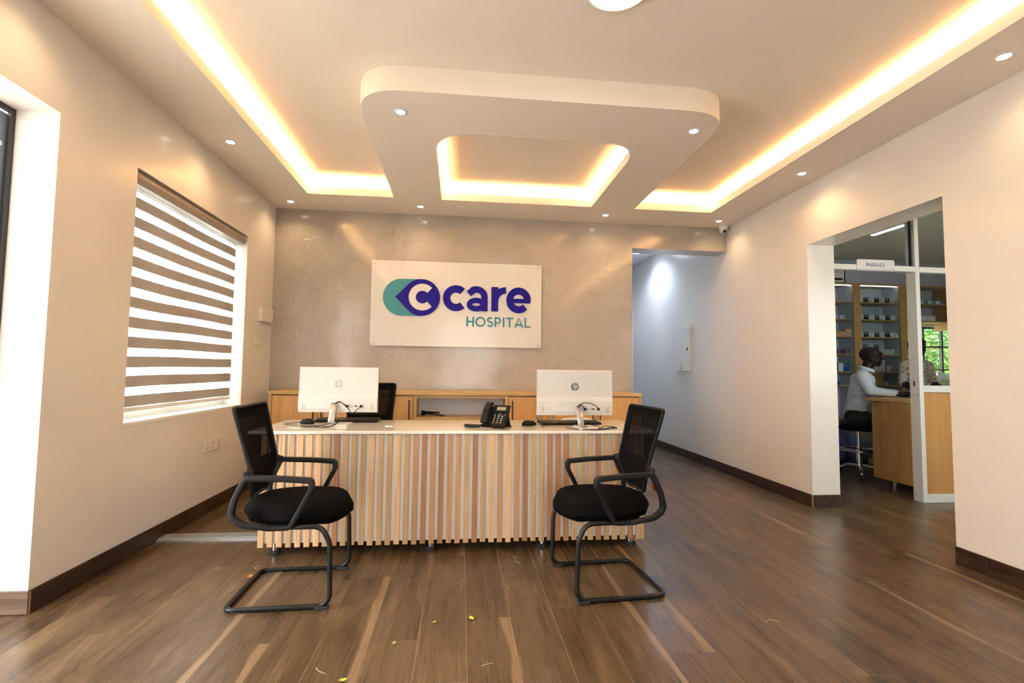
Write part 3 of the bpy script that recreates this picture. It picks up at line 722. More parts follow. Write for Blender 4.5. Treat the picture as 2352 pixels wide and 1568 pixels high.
finish(BX(.134, .15, -.012, .004, .026, .042, r=.003), 'button', 'black_plastic_gloss', t)

# ================================================================== COMPUTERS
def computer(label, loc, rz, logo, cable_pts, neck_dx):
    t = thing('desktop_computer', label, 'computer', loc, rz, 'white all-in-one computers on the desk')
    # shell: thin upper slab with a swollen lower back
    prof = [(.010, .085), (.010, .400), (-.004, .402), (-.010, .395), (-.012, .215), (-.026, .185), (-.028, .115), (-.018, .088)]
    bm = B(); prism(bm, prof, 0, -.270, .270); bmesh.ops.bevel(bm, geom=[e for e in bm.edges if abs(e.verts[0].co.x - e.verts[1].co.x) < 1e-6 and (abs(e.verts[0].co.z - e.verts[1].co.z) > .01)], offset=.004, segments=2, affect='EDGES')
    sh = finish(bm, 'back_shell', 'computer_white', t)
    finish(BX(-.264, .264, .010, .013, .092, .394), 'screen', 'black_plastic_gloss', t)
    def P(u, v): return Vector((u, -.0125, v))
    lg = finish(lathe(B(), [(0, 0), (.0275, 0), (.0275, .0015), (0, .0015)], 36, (0, 0), disc_mtx((0, -.0112, .285), (0, -1, 0))), 'logo_disc', logo, t)
    bm = B(); d = Vector((0, -.001, 0))
    k = .0262
    def Q(u, v): return Vector(((u + .28 * v) * k, -.0127, .285 + v * k))
    ribbon(bm, [(-.36, -.42), (-.36, 1.02)], .15, Q, d); ribbon(bm, [(-.36, .30), (-.1, .42), (-.02, .30), (-.02, -.42)], .15, Q, d)
    ribbon(bm, [(.22, -1.02), (.22, .42)], .15, Q, d); ribbon(bm, [(.22, .36), (.5, .36), (.58, .26), (.58, -.2), (.48, -.34), (.22, -.34)], .15, Q, d)
    finish(bm, 'logo_letters', 'computer_white', lg)
    for x0 in (-.243, .222):
        g = finish(BX(x0, x0 + .022, -.0292, -.0275, .102, .148), 'vent_plate', 'computer_white', t)
        for r_ in range(4):
            for c_ in range(5):
                finish(BX(x0 + .0015 + c_ * .0042, x0 + .0042 + c_ * .0042, -.0297, -.029, .104 + r_ * .0112, .1128 + r_ * .0112), 'vent_slot', 'computer_grey', g)
    finish(BX(.052, .182, -.0290, -.0275, .118, .145, r=.001, seg=1), 'port_strip', 'computer_white', t)
    for x, w_, h_ in ((.066, .018, .007), (.088, .005, .005), (.102, .005, .005), (.126, .022, .007), (.162, .012, .010)):
        finish(BX(x - w_ / 2, x + w_ / 2, -.0300, -.0285, .1315 - h_ / 2, .1315 + h_ / 2, r=.0015, seg=1), 'port', 'black_plastic', t)
    # neck and foot of the stand
    bm = B(); sweep(bm, [(neck_dx, -.030, .152), (neck_dx, -.058, .11), (neck_dx, -.115, .010)], rrect(.021, .009, .004, 2), ref=(1, 0, 0))
    nk = finish(bm, 'stand_neck', 'neck_silver', t, True)
    finish(BX(neck_dx + .018, neck_dx + .022, -.060, -.045, .06, .145), 'neck_edge', 'computer_grey', nk)
    finish(BX(neck_dx - .020, neck_dx + .112, -.135, .055, 0, .012, r=.004), 'stand_foot', 'computer_white', t)
    for pts in cable_pts: finish(tube(smooth_path(pts, 8), .0028, 8), 'cable', 'black_rubber', t, True)
    for x in (.066, .162): finish(BX(x - .008, x + .008, -.048, -.0295, .123, .140, r=.003), 'plug', 'black_plastic', t)
    return t
computer('white all-in-one computer on the left of the desk, pale logo', (-.852, 3.56, ZD), math.radians(-.6), 'logo_silver',
         [[(.160, -.046, .132), (.13, -.07, .10), (.105, -.068, .083), (.08, -.06, .115), (.03, -.062, .158), (-.008, -.06, .150)],
          [(.066, -.046, .132), (.045, -.06, .15), (.015, -.062, .166), (-.012, -.058, .148)],
          [(-.02, -.12, .022), (-.06, -.13, .012), (-.12, -.12, .004), (-.20, -.15, .004), (-.16, -.16, .004), (-.06, -.17, .004), (0, -.14, .010), (.03, -.11, .03)],
          [(-.18, -.13, .004), (-.10, -.165, .006), (-.03, -.19, .004), (.005, -.15, .012), (.02, -.10, .03)]], -.022)
computer('white all-in-one computer on the right of the desk, dark logo', (.80, 3.38, ZD), math.radians(.4), 'logo_dark',
         [[(.162, -.046, .134), (.12, -.07, .165), (.06, -.07, .178), (.02, -.06, .162), (.012, -.055, .14)],
          [(.066, -.046, .128), (.05, -.055, .150), (.03, -.06, .162), (.018, -.055, .145)],
          [(.03, -.10, .02), (.06, -.13, .005), (.14, -.13, .004), (.20, -.09, .006), (.26, -.03, .010), (.29, -.06, .004), (.25, -.07, .004), (.12, -.15, .004), (.02, -.13, .004), (-.07, -.06, .004)],
          [(.03, -.10, .03), (.09, -.10, .005), (.16, -.08, .004), (.22, -.02, .012), (.25, -.04, .008), (.285, -.075, .004)]], .022)
def keyboard(label, loc, rz):
    t = thing('keyboard', label, 'keyboard', loc, rz, 'black keyboards on the desk')
    bm = B(); prism(bm, [(-.072, .004), (.072, .004), (.074, .020), (-.072, .012)], 0, -.228, .228)
    bmesh.ops.bevel(bm, geom=bm.edges[:], offset=.002, segments=1, affect='EDGES'); finish(bm, 'case', 'black_plastic', t)
    bm = BX(-.0065, .0065, -.0065, .0065, 0, .005, r=.0012, seg=1); me_ = None
    for r_ in range(6):
        y = .058 - r_ * .0225
        for c_ in range(22):
            x = -.215 + c_ * .0205
            if me_ is None: o = finish(bm, 'key', 'black_plastic_gloss', t); me_ = o.data
            else: o = bpy.data.objects.new('key', me_); C.objects.link(o); o.parent = t
            o.location = (x, y, .0165 + y * .055 - .0005); o.scale = (1.35, 1.35, 1)
    for x in (-.18, .18): finish(BX(x - .02, x + .02, .05, .065, 0, .005, r=.001, seg=1), 'foot', 'black_rubber', t)
keyboard('slim black keyboard under the left computer', (-.83, 3.765, ZD), math.radians(-1.5))
keyboard('slim black keyboard under the right computer', (.815, 3.60, ZD), math.radians(5))
def mouse(label, loc, rz, cable):
    t = thing('mouse', label, 'computer mouse', loc, rz, 'black computer mice')
    bm = B(); bmesh.ops.create_uvsphere(bm, u_segments=20, v_segments=12, radius=1)
    for v in bm.verts:
        x, y, z = v.co; v.co = (x * .031 * (1 - .12 * y), y * .056, max(z, -.25) * .030 * (1 - .25 * y) + .009)
    finish(bm, 'shell', 'black_plastic', t, True)
    finish(BX(-.004, .004, .022, .040, .028, .034, r=.0015), 'wheel', 'black_rubber', t)
    finish(tube(smooth_path(cable, 8), .002, 8), 'cable', 'black_rubber', t, True)
mouse('black mouse left of the left computer, on its own cable', (-1.075, 3.60, ZD), math.radians(70), [(0, .054, .008), (.01, .09, .004), (-.05, .13, .003), (-.10, .10, .003), (-.11, .02, .003), (-.14, -.03, .003)])
mouse('black mouse between the telephone and right computer', (.497, 3.50, ZD), math.radians(-75), [(0, .05, .010), (.03, .055, .04), (.075, .03, .060), (.12, .02, .05), (.16, .02, .02), (.20, .02, .004)])

# ================================================================== TELEPHONE
t = thing('desk_telephone', 'black desk telephone with handset, keypad and small grey screen', 'telephone', (.265, 3.385, ZD), math.radians(-24))
def tilt(y, z): return (y, z)
bm = B(); prism(bm, [(-.080, .006), (-.088, .016), (.030, .142), (.052, .140), (.046, .110), (-.050, .006)], 0, -.095, .070)
bmesh.ops.bevel(bm, geom=bm.edges[:], offset=.004, segments=2, affect='EDGES'); body = finish(bm, 'body', 'black_plastic', t)
TD = Vector((0, .118, .126)).normalized(); TN = Vector((0, -.126, .118)).normalized(); TO = Vector((0, -.088, .016))
def fp(u, v, k=0): return TO + Vector((u, 0, 0)) + TD * v + TN * k
def slab(name, u0, u1, v0, v1, k0, k1, m, par, r=.002):
    tb = B(); rbox(tb, u0, u1, v0, v1, k0, k1, r=r, seg=1)
    mt = Matrix(((1, 0, 0, TO.x), (0, TD.y, TN.y, TO.y), (0, TD.z, TN.z, TO.z), (0, 0, 0, 1)))
    bmesh.ops.transform(tb, matrix=mt, verts=tb.verts[:]); return finish(tb, name, m, par)
hd = slab('display_head', -.040, .078, .118, .180, -.006, .010, 'black_plastic', t, .004)
slab('screen', -.012, .052, .132, .160, .0098, .0108, 'lcd', hd, .0004)
for r_ in range(4):
    for c_ in range(3):
        kx = -.022 + c_ * .026; kv = .026 + r_ * .018
        kk = slab('key', kx, kx + .017, kv, kv + .011, 0, .003, 'black_plastic_gloss', body, .001)
        slab('key_mark', kx + .005, kx + .012, kv + .003, kv + .008, .003, .0034, 'key_print', kk, .0001) if False else None
        slab('key_print', kx + .005, kx + .012, kv + .003, kv + .008, .003, .0034, 'key_print', body, .0001)
for kx, kv in ((-.022, .104), (.056, .104), (-.024, .094), (.050, .094), (.012, .108), (.012, .094), (.004, .101), (.024, .101)):
    slab('key_print', kx, kx + .006, kv, kv + .004, 0, .002, 'key_print', body, .0005)
hs = fillet([tuple(fp(-.070, .012, .018)), tuple(fp(-.070, .030, .034)), tuple(fp(-.070, .10, .046)), tuple(fp(-.070, .165, .034)), tuple(fp(-.070, .185, .012))], .04, 6)
finish(sweep(B(), hs, rrect(.024, .012, .006, 2), ref=(1, 0, 0), scale=[1.05 if (i < 5 or i > len(hs) - 6) else .95 for i in range(len(hs))]), 'handset', 'black_plastic', t, True)
finish(BX(.020, .072, .055, .085, 0, .006, r=.002), 'stand_plate', 'black_plastic', t)
bm = B(); prism(bm, [(.060, .004), (.092, .004), (.040, .105), (.030, .10)], 0, -.06, .060); finish(bm, 'stand', 'black_plastic', t)
# coiled cord lying to the left in a hairpin
hp = smooth_path([(-.09, -.06, .020), (-.12, -.085, .012), (-.17, -.085, .010), (-.215, -.065, .010), (-.22, -.04, .010), (-.17, -.04, .010), (-.11, -.05, .012)], 16)
hel = []
for i in range(len(hp) * 4):
    f = i / 4; a = int(f); b = min(a + 1, len(hp) - 1); p = hp[a].lerp(hp[b], f - a); tg = (hp[b] - hp[max(a - 1, 0)]).normalized()
    n1 = tg.cross(Vector((0, 0, 1))).normalized(); ph = i * 1.35
    hel.append(p + n1 * .009 * math.cos(ph) + Vector((0, 0, .008 * math.sin(ph))))
finish(tube(hel, .0022, 6), 'coiled_cord', 'black_rubber', t, True)

# ================================================================== SMALL THINGS ON THE DESK
def sheet(name, label, cat, pts, z, m='paper', th=.0006):
    bm = B(); prism(bm, pts, 2, z, z + th); return tag(finish(bm, name, m), label, cat)
sheet('card', 'small white card near the left front of the desk', 'card', [(-1.13, 3.345), (-1.04, 3.325), (-1.02, 3.365), (-1.115, 3.38)], ZD)
sheet('paper_scrap', 'torn white paper scrap on the desk between computer and telephone', 'paper', [(-.515, 3.455), (-.49, 3.43), (-.475, 3.445), (-.455, 3.41), (-.462, 3.46), (-.49, 3.47)], ZD, th=.004)
sheet('paper_sheet', 'white paper lying right of the right computer', 'paper', [(1.03, 3.31), (1.13, 3.33), (1.11, 3.42), (1.02, 3.40)], ZD)
def bottle(label, loc, hh, r):
    t = thing('water_bottle', label, 'bottle', loc, 0, 'clear bottles behind the right computer')
    prof = [(0, 0), (r * .9, 0), (r, .006)]
    for k in range(7): z = .02 + k * hh * .09; prof += [(r, z), (r * .93, z + hh * .03), (r, z + hh * .06)]
    prof += [(r, hh * .74), (r * .45, hh * .90), (r * .42, hh * .95)]
    finish(lathe(B(), prof, 20), 'bottle_body', 'bottle_plastic', t, True)
    finish(lathe(B(), [(r * .46, hh * .93), (r * .48, hh), (0, hh)], 16), 'cap', 'white_satin', t)
bottle('clear ribbed water bottle, the left one behind the right computer', (.615, 3.77, ZD), .215, .031)
bottle('clear plastic water bottle, the right one behind the right computer', (.718, 3.81, ZD), .20, .029)
bm = B(); bmesh.ops.create_grid(bm, x_segments=26, y_segments=8, size=1)
rr_ = random.Random(3)
for v in bm.verts:
    e = (1 - abs(v.co.x) ** 4) * (1 - abs(v.co.y) ** 4)
    v.co = (.92 + v.co.x * .15, 3.80 + v.co.y * .035, ZD + .003 + e * (.014 + rr_.uniform(0, .016)))
tag(finish(bm, 'plastic_wrapper', 'bag_white', None, True), 'crumpled clear plastic wrapper behind the right keyboard', 'wrapper')

# ================================================================== WALL SIGN
SYF = YB - .030                                                   # front of the board
t = thing('wall_sign', 'white hospital wall sign with teal and navy raised logo lettering', 'sign', (-.049, YB, 1.876))
TX, TZ = .049, -1.876
def sg(u, v): return Vector((u + TX, SYF - YB, v + TZ))
pl = fillet([(-.9765, 0, 1.4105), (.879, 0, 1.4105), (.879, 0, 2.338), (-.9765, 0, 2.338)], .022, 5, True)
bm = B(); prism(bm, [(p.x + TX, p.z + TZ) for p in pl], 1, SYF - YB, SYF - YB + .008); finish(bm, 'board', 'sign_white', t)
for x, z in ((-.945, 2.305), (.848, 2.305), (-.945, 1.44), (.848, 1.44)):
    finish(lathe(B(), [(0, -.022), (.009, -.022), (.009, .0), (.012, .0), (.012, .012), (.009, .014), (0, .014)], 16, (0, 0), disc_mtx(sg(x, z), (0, -1, 0))), 'standoff_screw', 'brushed_metal', t)
DD = Vector((0, -.014, 0))
def plate(name, pts, m, k0, k1):
    bm = B(); prism(bm, [(p[0] + TX, p[1] + TZ) for p in pts], 1, SYF - YB - k1, SYF - YB - k0); return finish(bm, name, m, t)
cx, cz, R_ = -.440, 1.940, .200
# teal lozenge with the left round end, notched where the navy drop lies on it
plate('logo_teal', arc(-.650, cz - .002, .200, .201, 90, 270, 30) + [(cx, cz - .201), (cx, cz + .199)], 'teal', 0, .010)
ta = math.degrees(math.acos(R_ / .278))                           # tangent angle to the tip
plate('logo_drop', [(-.718, cz)] + arc(cx, cz, R_, R_, 180 + ta - 2 * ta + 2 * ta, 540 - ta, 48), 'navy', .010, .016)
bm = B(); ribbon(bm, arc(-.430, 1.943, .1075, .1075, 44, 316, 36), .076, sg, Vector((0, -.0175, 0))); finish(bm, 'logo_c', 'sign_white', t)
def placed(x0, x1, z0, z1, sx=1.0): return lambda u, v: sg(x0 + u * (x1 - x0), z0 + v * (z1 - z0))
bm = B(); ribbon(bm, arc(.5, .5, .36, .36, 47, 313, 40), .275, lambda u, v: sg(-.209 + u * .283, 1.800 + v * .286), DD); finish(bm, 'letter_c', 'navy', t)
bm = B(); f = lambda u, v: sg(.0437 + u * .28, 1.802 + v * .277)
ribbon(bm, [(.715, .02), (.715, .60)] + arc(.40, .58, .315, .30, 8, 118, 14) + [(.22, .80), (.10, .70)], .255, f, DD)
ribbon(bm, arc(.40, .275, .27, .165, 0, 350, 30), .21, f, DD, True, .002); finish(bm, 'letter_a', 'navy', t)
bm = B(); f = lambda u, v: sg(.321 + u * .275, 1.809 + v * .268)
ribbon(bm, [(.135, 0), (.135, 1)], .27, f, DD); ribbon(bm, arc(.60, .42, .45, .46, 178, 92, 14), .26, f, DD, zo=.002); finish(bm, 'letter_r', 'navy', t)
bm = B(); f = lambda u, v: sg(.487 + u * .272, 1.794 + v * .286)
ribbon(bm, arc(.5, .5, .365, .365, 0, 316, 44), .27, f, DD); ribbon(bm, [(.14, .475), (.985, .475)], .17, f, DD, zo=.002); finish(bm, 'letter_e', 'navy', t)
hx = .0498; hh = .1075; total = sum(GL[c][0] for c in 'HOSPITAL'); gap = (.7567 - .0498 - total * hh) / 7
for ch in 'HOSPITAL':
    bm = B(); x_ = hx
    letter(bm, ch, lambda u, v: sg(x_ + u * hh, 1.6365 + v * hh), Vector((0, -.004, 0)), .17); finish(bm, 'letter_' + ch.lower(), 'teal', t)
    hx += GL[ch][0] * hh + gap

# ================================================================== BLIND
t = thing('zebra_blind', 'taupe striped roller blind hanging in the window recess', 'blind', (XL - .085, 3.935, .86))
def bl(x, y, z): return (x - XL + .085, y - 3.935, z - .86)
cs = [bl(XL - .02, 0, 2.375), bl(XL - .005, 0, 2.345), bl(XL - .02, 0, 2.30), bl(XL - .09, 0, 2.295), bl(XL - .105, 0, 2.33), bl(XL - .09, 0, 2.378)]
bm = B(); prism(bm, [(p[0], p[2]) for p in cs], 1, 3.165 - 3.935, 4.706 - 3.935); bmesh.ops.bevel(bm, geom=bm.edges[:], offset=.008, segments=3, affect='EDGES')
mat('cassette', (.36, .285, .225), .3); mat('cassette_edge', (.12, .09, .07), .3)
cb = finish(bm, 'cassette', 'cassette', t)
finish(BX(XL - .10 - XL + .085, .0 - .005, 3.17 - 3.935, 4.70 - 3.935, 2.283 - .86, 2.294 - .86), 'cassette_lip', 'cassette_edge', cb)
def strip(name, z0, z1, m, amp, ph):
    bm = B(); rows = []
    for i in range(33):
        y = 3.175 + (4.662 - 3.175) * i / 32; wob = amp * math.sin((y * 2.6 + ph)) + amp * .6 * math.sin(y * 5.7 + ph * 2)
        rows.append([bm.verts.new(bl(XL - .080 + wob * .5, y, z + wob * .35)) for z in (z0, (z0 + z1) / 2, z1)])
    for a, b in zip(rows, rows[1:]):
        for k in range(2): bm.faces.new((a[k], b[k], b[k + 1], a[k + 1]))
    return finish(bm, name, m, t, True)
zt_ = 2.24; p_ = .1266
strip('sheer_band', zt_, 2.30, 'blind_sheer', .002, 0)
for i in range(11):
    a = zt_ - i * p_; am = .004 + .006 * min(1, i / 6) * (1 if 4 < i < 10 else .5)
    strip('fabric_band', a - .071, a, 'blind_band', am, i * .35)
    if i < 10: strip('sheer_band', a - p_, a - .071, 'blind_sheer', am, i * .35)
finish(BX(*[v for p in zip(bl(XL - .092, 3.172, .872), bl(XL - .068, 4.664, .900)) for v in p], r=.004), 'bottom_bar', 'white_satin', t)
struct(finish(BX(XL - .15, XL + .004, 3.155, 4.715, .80, .8195), 'trim_1', 'reveal_white'))

# ================================================================== WALL FITTINGS
t = thing('power_socket', 'double power socket on the left wall beside the chair', 'socket', (XL, 4.18, .533))
finish(BX(0, .012, -.085, .080, -.043, .040, r=.003), 'plate', 'socket_plastic', t)
for dy in (-.042, .038):
    for y, z, w_, h_ in ((0, .018, .007, .012), (-.011, -.018, .009, .006), (.011, -.018, .009, .006)): finish(BX(.0118, .0128, dy + y - w_ / 2, dy + y + w_ / 2, z - h_ / 2, z + h_ / 2), 'hole', 'socket_dark', t)
    finish(BX(.012, .015, dy + .018, dy + .028, .008, .024, r=.001, seg=1), 'rocker', 'socket_plastic', t)
t = thing('aerial_socket', 'small single socket plate right of the power socket', 'socket', (XL, 4.308, .533))
finish(BX(0, .016, -.042, .042, -.043, .043, r=.003), 'plate', 'socket_plastic', t)
for z in (.022, -.022): finish(lathe(B(), [(0, 0), (.006, 0), (.005, .002), (0, .002)], 12, (0, 0), disc_mtx((.016, 0, z), (1, 0, 0))), 'screw', 'socket_dark', t)
for y, lb in ((4.99, 'white light switch, the left one under the wall box'), (5.11, 'white light switch, the right one under the wall box')):
    t = thing('light_switch', lb, 'switch', (XL, y, 1.428), 0, 'light switches on the left wall')
    finish(BX(0, .010, -.043, .043, -.044, .044, r=.003), 'plate', 'socket_plastic', t)
    finish(BX(.010, .014, -.012, .012, -.018, .018, r=.0015), 'rocker', 'socket_plastic', t)
t = thing('wall_box', 'white rectangular alarm box on left wall near the corner', 'alarm box', (XL, 5.165, 1.69))
finish(BX(0, .035, -.14, .135, -.073, .070, r=.004), 'case', 'white_satin', t)
finish(BX(.035, .038, -.13, .125, -.063, .060, r=.001, seg=1), 'cover', 'socket_plastic', t)
t = thing('cctv_camera', 'white dome security camera under the soffit by the right corner', 'camera', (3.01, 5.29, H))
finish(lathe(B(), [(0, 0), (.052, 0), (.054, -.012), (.050, -.03), (.044, -.035)], 28), 'base', 'white_satin', t, True)
bm = B(); bmesh.ops.create_uvsphere(bm, u_segments=24, v_segments=14, radius=.044); bmesh.ops.translate(bm, vec=(0, 0, -.042), verts=bm.verts[:]); ey = finish(bm, 'dome', 'white_satin', t, True)
finish(lathe(B(), [(0, .0), (.021, .0), (.021, .006), (.016, .007), (0, .005)], 20, (0, 0), disc_mtx((-.004, -.030, -.068), (-.1, -.62, -.75))), 'lens', 'black_plastic_gloss', ey, True)
t = thing('electrical_panel', 'white metal electrical distribution board on the hall wall', 'electrical panel', (XR, 6.435, 1.47))
finish(BX(-.012, 0, -.235, .235, -.34, .345), 'flange', 'socket_plastic', t)
d = finish(BX(-.045, -.012, -.205, .225, -.285, .300, r=.004), 'door', 'white_satin', t)
finish(BX(-.048, -.044, -.16, -.13, -.01, .03), 'latch', 'black_plastic', d); finish(BX(-.046, -.0445, .02, .06, -.27, -.22), 'warning_label', 'leaf_yellow', d)

# ================================================================== THINGS ON THE FLOOR
t = thing('cable_cover', 'flat grey aluminium cable cover on the floor from wall to desk', 'cable cover', (-1.42, 3.585, 0))
bm = B(); prism(bm, [(-.072, 0), (.072, 0), (.045, .018), (-.045, .018)], 0, -.565, .32); finish(bm, 'cover_strip', 'aluminium', t)
finish(BX(-.565, .32, -.070, -.062, .002, .006), 'edge_line', 'brushed_metal', t)
t = thing('red_packet', 'small red plastic packet with white mark on the floor', 'packet', (1.955, 4.75, 0), math.radians(10))
bm = B(); bmesh.ops.create_uvsphere(bm, u_segments=18, v_segments=10, radius=1)
for v in bm.verts: v.co = (v.co.x * .05 * (1 + .2 * v.co.z), v.co.y * .028, v.co.z * .037 + .037 + .006 * math.sin(v.co.x * 3 + v.co.y * 7))
finish(bm, 'packet_body', 'red_plastic', t, True)
bm = B(); letter(bm, '5', lambda u, v: Vector((-.012 + u * .042, -.030, .018 + v * .042)), Vector((0, -.001, 0)), .2); finish(bm, 'printed_mark', 'mark_white', t)
def floor_leaf(x, y, rz, s, m, label, cat='leaf'):
    bm = B(); n = 7; L_ = []
    for i in range(n):
        u = i / (n - 1); w_ = .32 * math.sin(PI * min(.98, u * .92 + .06)); z = .004 + .22 * s * (u - .5) ** 2
        L_.append([bm.verts.new(((u - .5) * s, k * w_ * s, z + abs(k) * .10 * s)) for k in (-1, 0, 1)])
    for a, b in zip(L_, L_[1:]):
        for k in range(2): bm.faces.new((a[k], a[k + 1], b[k + 1], b[k]))
    bm2 = bm; o = finish(bm2, 'fallen_leaf', m, None, True, (x, y, .001), (0, 0, rz)); return tag(o, label, cat, 'litter on the floor')
floor_leaf(-1.135, 2.895, 2.2, .055, 'leaf_orange', 'orange dry leaf beside the left chair base')
floor_leaf(-.416, 1.935, .3, .030, 'leaf_yellow', 'yellow green leaf on the floor before the left chair')
floor_leaf(.07, 2.35, 2.0, .034, 'leaf_yellow', 'curled yellow leaf on the floor before the desk centre')
floor_leaf(-.10, 2.33, .8, .020, 'leaf_yellow', 'smallest yellow leaf bit on the floor before the desk')
floor_leaf(-.26, 2.17, 1.1, .022, 'leaf_dry', 'small beige leaf bit right of the left chair foot')
def straw(pts, label):
    tag(finish(tube(smooth_path(pts, 6), .0013, 6), 'straw_bit', 'leaf_dry', None, True), label, 'straw', 'litter on the floor')
z_ = .002
straw([(.585, 1.72, z_), (.61, 1.722, z_), (.65, 1.715, z_)], 'short straw bit on the floor at bottom centre')
straw([(1.44, 2.21, z_), (1.47, 2.225, .006), (1.51, 2.21, z_)], 'thin straw bit on the floor right of the right chair')
straw([(-.54, 2.03, z_), (-.52, 2.0, .006), (-.49, 1.985, z_)], 'thin straw bit on the floor below the left chair')
straw([(.10, 1.985, z_), (.125, 1.99, .006), (.15, 2.0, z_)], 'thin straw bit on the floor near the middle')
straw([(-1.16, 3.07, z_), (-1.15, 3.05, .008), (-1.17, 3.035, z_), (-1.15, 3.02, z_)], 'pale thread of wood shaving at the desk left foot')
straw([(-.98, 3.03, z_), (-.95, 3.01, .006), (-.90, 3.02, z_), (-.86, 3.035, z_)], 'long pale shaving on the floor under the desk edge')
straw([(.345, 3.10, z_), (.36, 3.06, .006), (.35, 3.03, z_), (.375, 2.99, z_)], 'wavy pale shaving under the desk right of centre')

# ================================================================== PHARMACY
PY = 4.10
t = thing('pharmacy_partition', 'pale aluminium partition with glass panes around the pharmacy doorway', 'partition', (4.25, PY, 0))
def pb(nm, x0, x1, y0, y1, z0, z1, m='pale_aluminium', par=None, r=.002):
    return finish(BX(x0 - 4.25, x1 - 4.25, y0 - PY, y1 - PY, z0, z1, r=r, seg=1), nm, m, par or t)
pb('post', 4.225, 4.268, PY, PY + .10, 0, 2.859)
pb('post', 3.347, 3.375, PY, PY + .06, 0, 2.859)
pb('post', 6.15, 6.2, PY, PY + .06, 0, 2.859); pb('post', 5.18, 5.22, PY, PY + .06, 0, 2.859)
pb('rail', 3.375, 4.225, PY, PY + .06, 2.132, 2.182); pb('rail', 4.268, 5.18, PY, PY + .06, 2.128, 2.180); pb('rail', 5.22, 6.15, PY, PY + .06, 2.128, 2.180)
for a, b in ((4.268, 5.18), (5.22, 6.15)):
    pb('rail', a, b, PY, PY + .06, 1.006, 1.068); pb('rail', a, b, PY, PY + .06, 0, .075)
    pb('infill_panel', a + .001, b - .001, PY + .02, PY + .036, .075, 1.006, 'mdf_panel')
    pb('pane', a + .004, b - .004, PY + .03, PY + .035, 1.07, 2.126, 'clear_glass', r=0); pb('pane', a + .004, b - .004, PY + .03, PY + .035, 2.182, 2.858, 'clear_glass', r=0)
pb('pane', 3.38, 4.22, PY + .03, PY + .035, 2.184, 2.858, 'clear_glass', r=0)
pb('gasket', 4.205, 4.213, PY + .02, PY + .045, 2.184, 2.858, 'black_rubber', r=0)
pb('lock_plate', 4.2235, 4.226, PY + .045, PY + .06, 1.06, 1.11, 'black_metal', r=0)
for z in (.06, .98): 
    for y in (.02, .08): finish(lathe(B(), [(0, 0), (.005, 0), (.004, .0015), (0, .0015)], 10, (0, 0), disc_mtx((4.225 - 4.25, y, z), (-1, 0, 0))), 'screw', 'black_metal', t)
t = thing('pharmacy_sign', 'white plate reading PHARMACY over the doorway rail', 'sign', (3.815, PY, 2.17))
pl = fillet([(-.19, 0, -.045), (.19, 0, -.045), (.19, 0, .060), (-.19, 0, .060)], [0.001, .001, .016, .016], 4, True)
bm = B(); prism(bm, [(p.x, p.z) for p in pl], 1, -.008, -.001); finish(bm, 'board', 'sign_white', t)
hh = .0245; x_ = -.098; gp = (.19 - sum(GL[c][0] for c in 'PHARMACY') * hh) / 7
for ch in 'PHARMACY':
    bm = B(); x0_ = x_; letter(bm, ch, lambda u, v: Vector((x0_ + u * hh, -.008, -.006 + v * .034)), Vector((0, -.001, 0)), .17); finish(bm, 'letter_' + ch.lower(), 'letter_ink', t); x_ += GL[ch][0] * hh + gp
for i in range(38): finish(BX(-.187 + i * .01, -.182 + i * .01, -.0092, -.008, -.043, -.030), 'hatch_mark', 'box_grey', t)

t = thing('dispensing_counter', 'beech dispensing counter standing behind the pharmacy partition', 'counter', (4.38, 4.5, 0))
finish(BX(0, .022, -.28, .31, .085, .888, r=.001, seg=1), 'end_panel', 'mdf_panel', t)
finish(BX(-.025, 1.75, -.30, .355, .888, .922, r=.002), 'worktop', 'beech_edge', t)
finish(BX(.022, 1.72, -.275, -.257, .085, .888), 'front_panel', 'mdf_panel', t); finish(BX(1.70, 1.72, -.257, .30, .085, .888), 'end_panel', 'mdf_panel', t)
for x in (.05, 1.68):
    for y in (-.20, .10): finish(lathe(B(), [(0, 0), (.024, 0), (.024, .085), (0, .085)], 16, (x, y)), 'leg', 'chrome', t)
t = thing('blue_box', 'small blue carton on the pharmacy counter by the post', 'box', (4.86, 4.72, .922), .3)
finish(BX(-.045, .045, -.03, .03, 0, .075, r=.002), 'carton', 'box_blue', t); finish(BX(-.03, -.005, -.0308, -.030, .02, .05), 'printed_mark', 'box_cyan', t)

# shelving against the far wall
SHY = 6.30
t = thing('pharmacy_shelving', 'tall beech shelving with glass doors full of medicine boxes', 'shelving', (6.1, SHY, 0))
def sb(nm, x0, x1, y0, y1, z0, z1, m='beech_shelf'): return finish(BX(x0 - 6.1, x1 - 6.1, y0 - SHY, y1 - SHY, z0, z1), nm, m, t)
k_ = (SHY) / 6.5
def sx_(x): return x * k_
def sz_(z): return 1.165 + (z - 1.165) * k_
XC = [sx_(4.95), sx_(5.685), sx_(5.797), sx_(6.424), sx_(6.537), sx_(7.30)]
ZS = [sz_(z) for z in (2.225, 1.970, 1.715, 1.459, 1.205, 1.006)]
ZTOP = sz_(2.495); YK = 6.60
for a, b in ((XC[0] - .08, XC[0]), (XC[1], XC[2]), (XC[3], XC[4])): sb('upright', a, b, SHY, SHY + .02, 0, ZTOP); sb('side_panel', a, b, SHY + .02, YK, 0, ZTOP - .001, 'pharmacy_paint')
sb('top_rail', XC[0], XC[1], SHY, YK, ZTOP - .02, ZTOP); sb('top_rail', XC[2], XC[3], SHY, YK, ZTOP - .02, ZTOP); sb('top_rail', XC[4], XC[5], SHY, YK, ZTOP - .02, ZTOP)
for z in ZS + [.55, .15]:
    sb('shelf', XC[0], XC[1], SHY + .02, YK, z - .018, z); sb('shelf', XC[2], XC[3], SHY + .02, YK, z - .018, z)
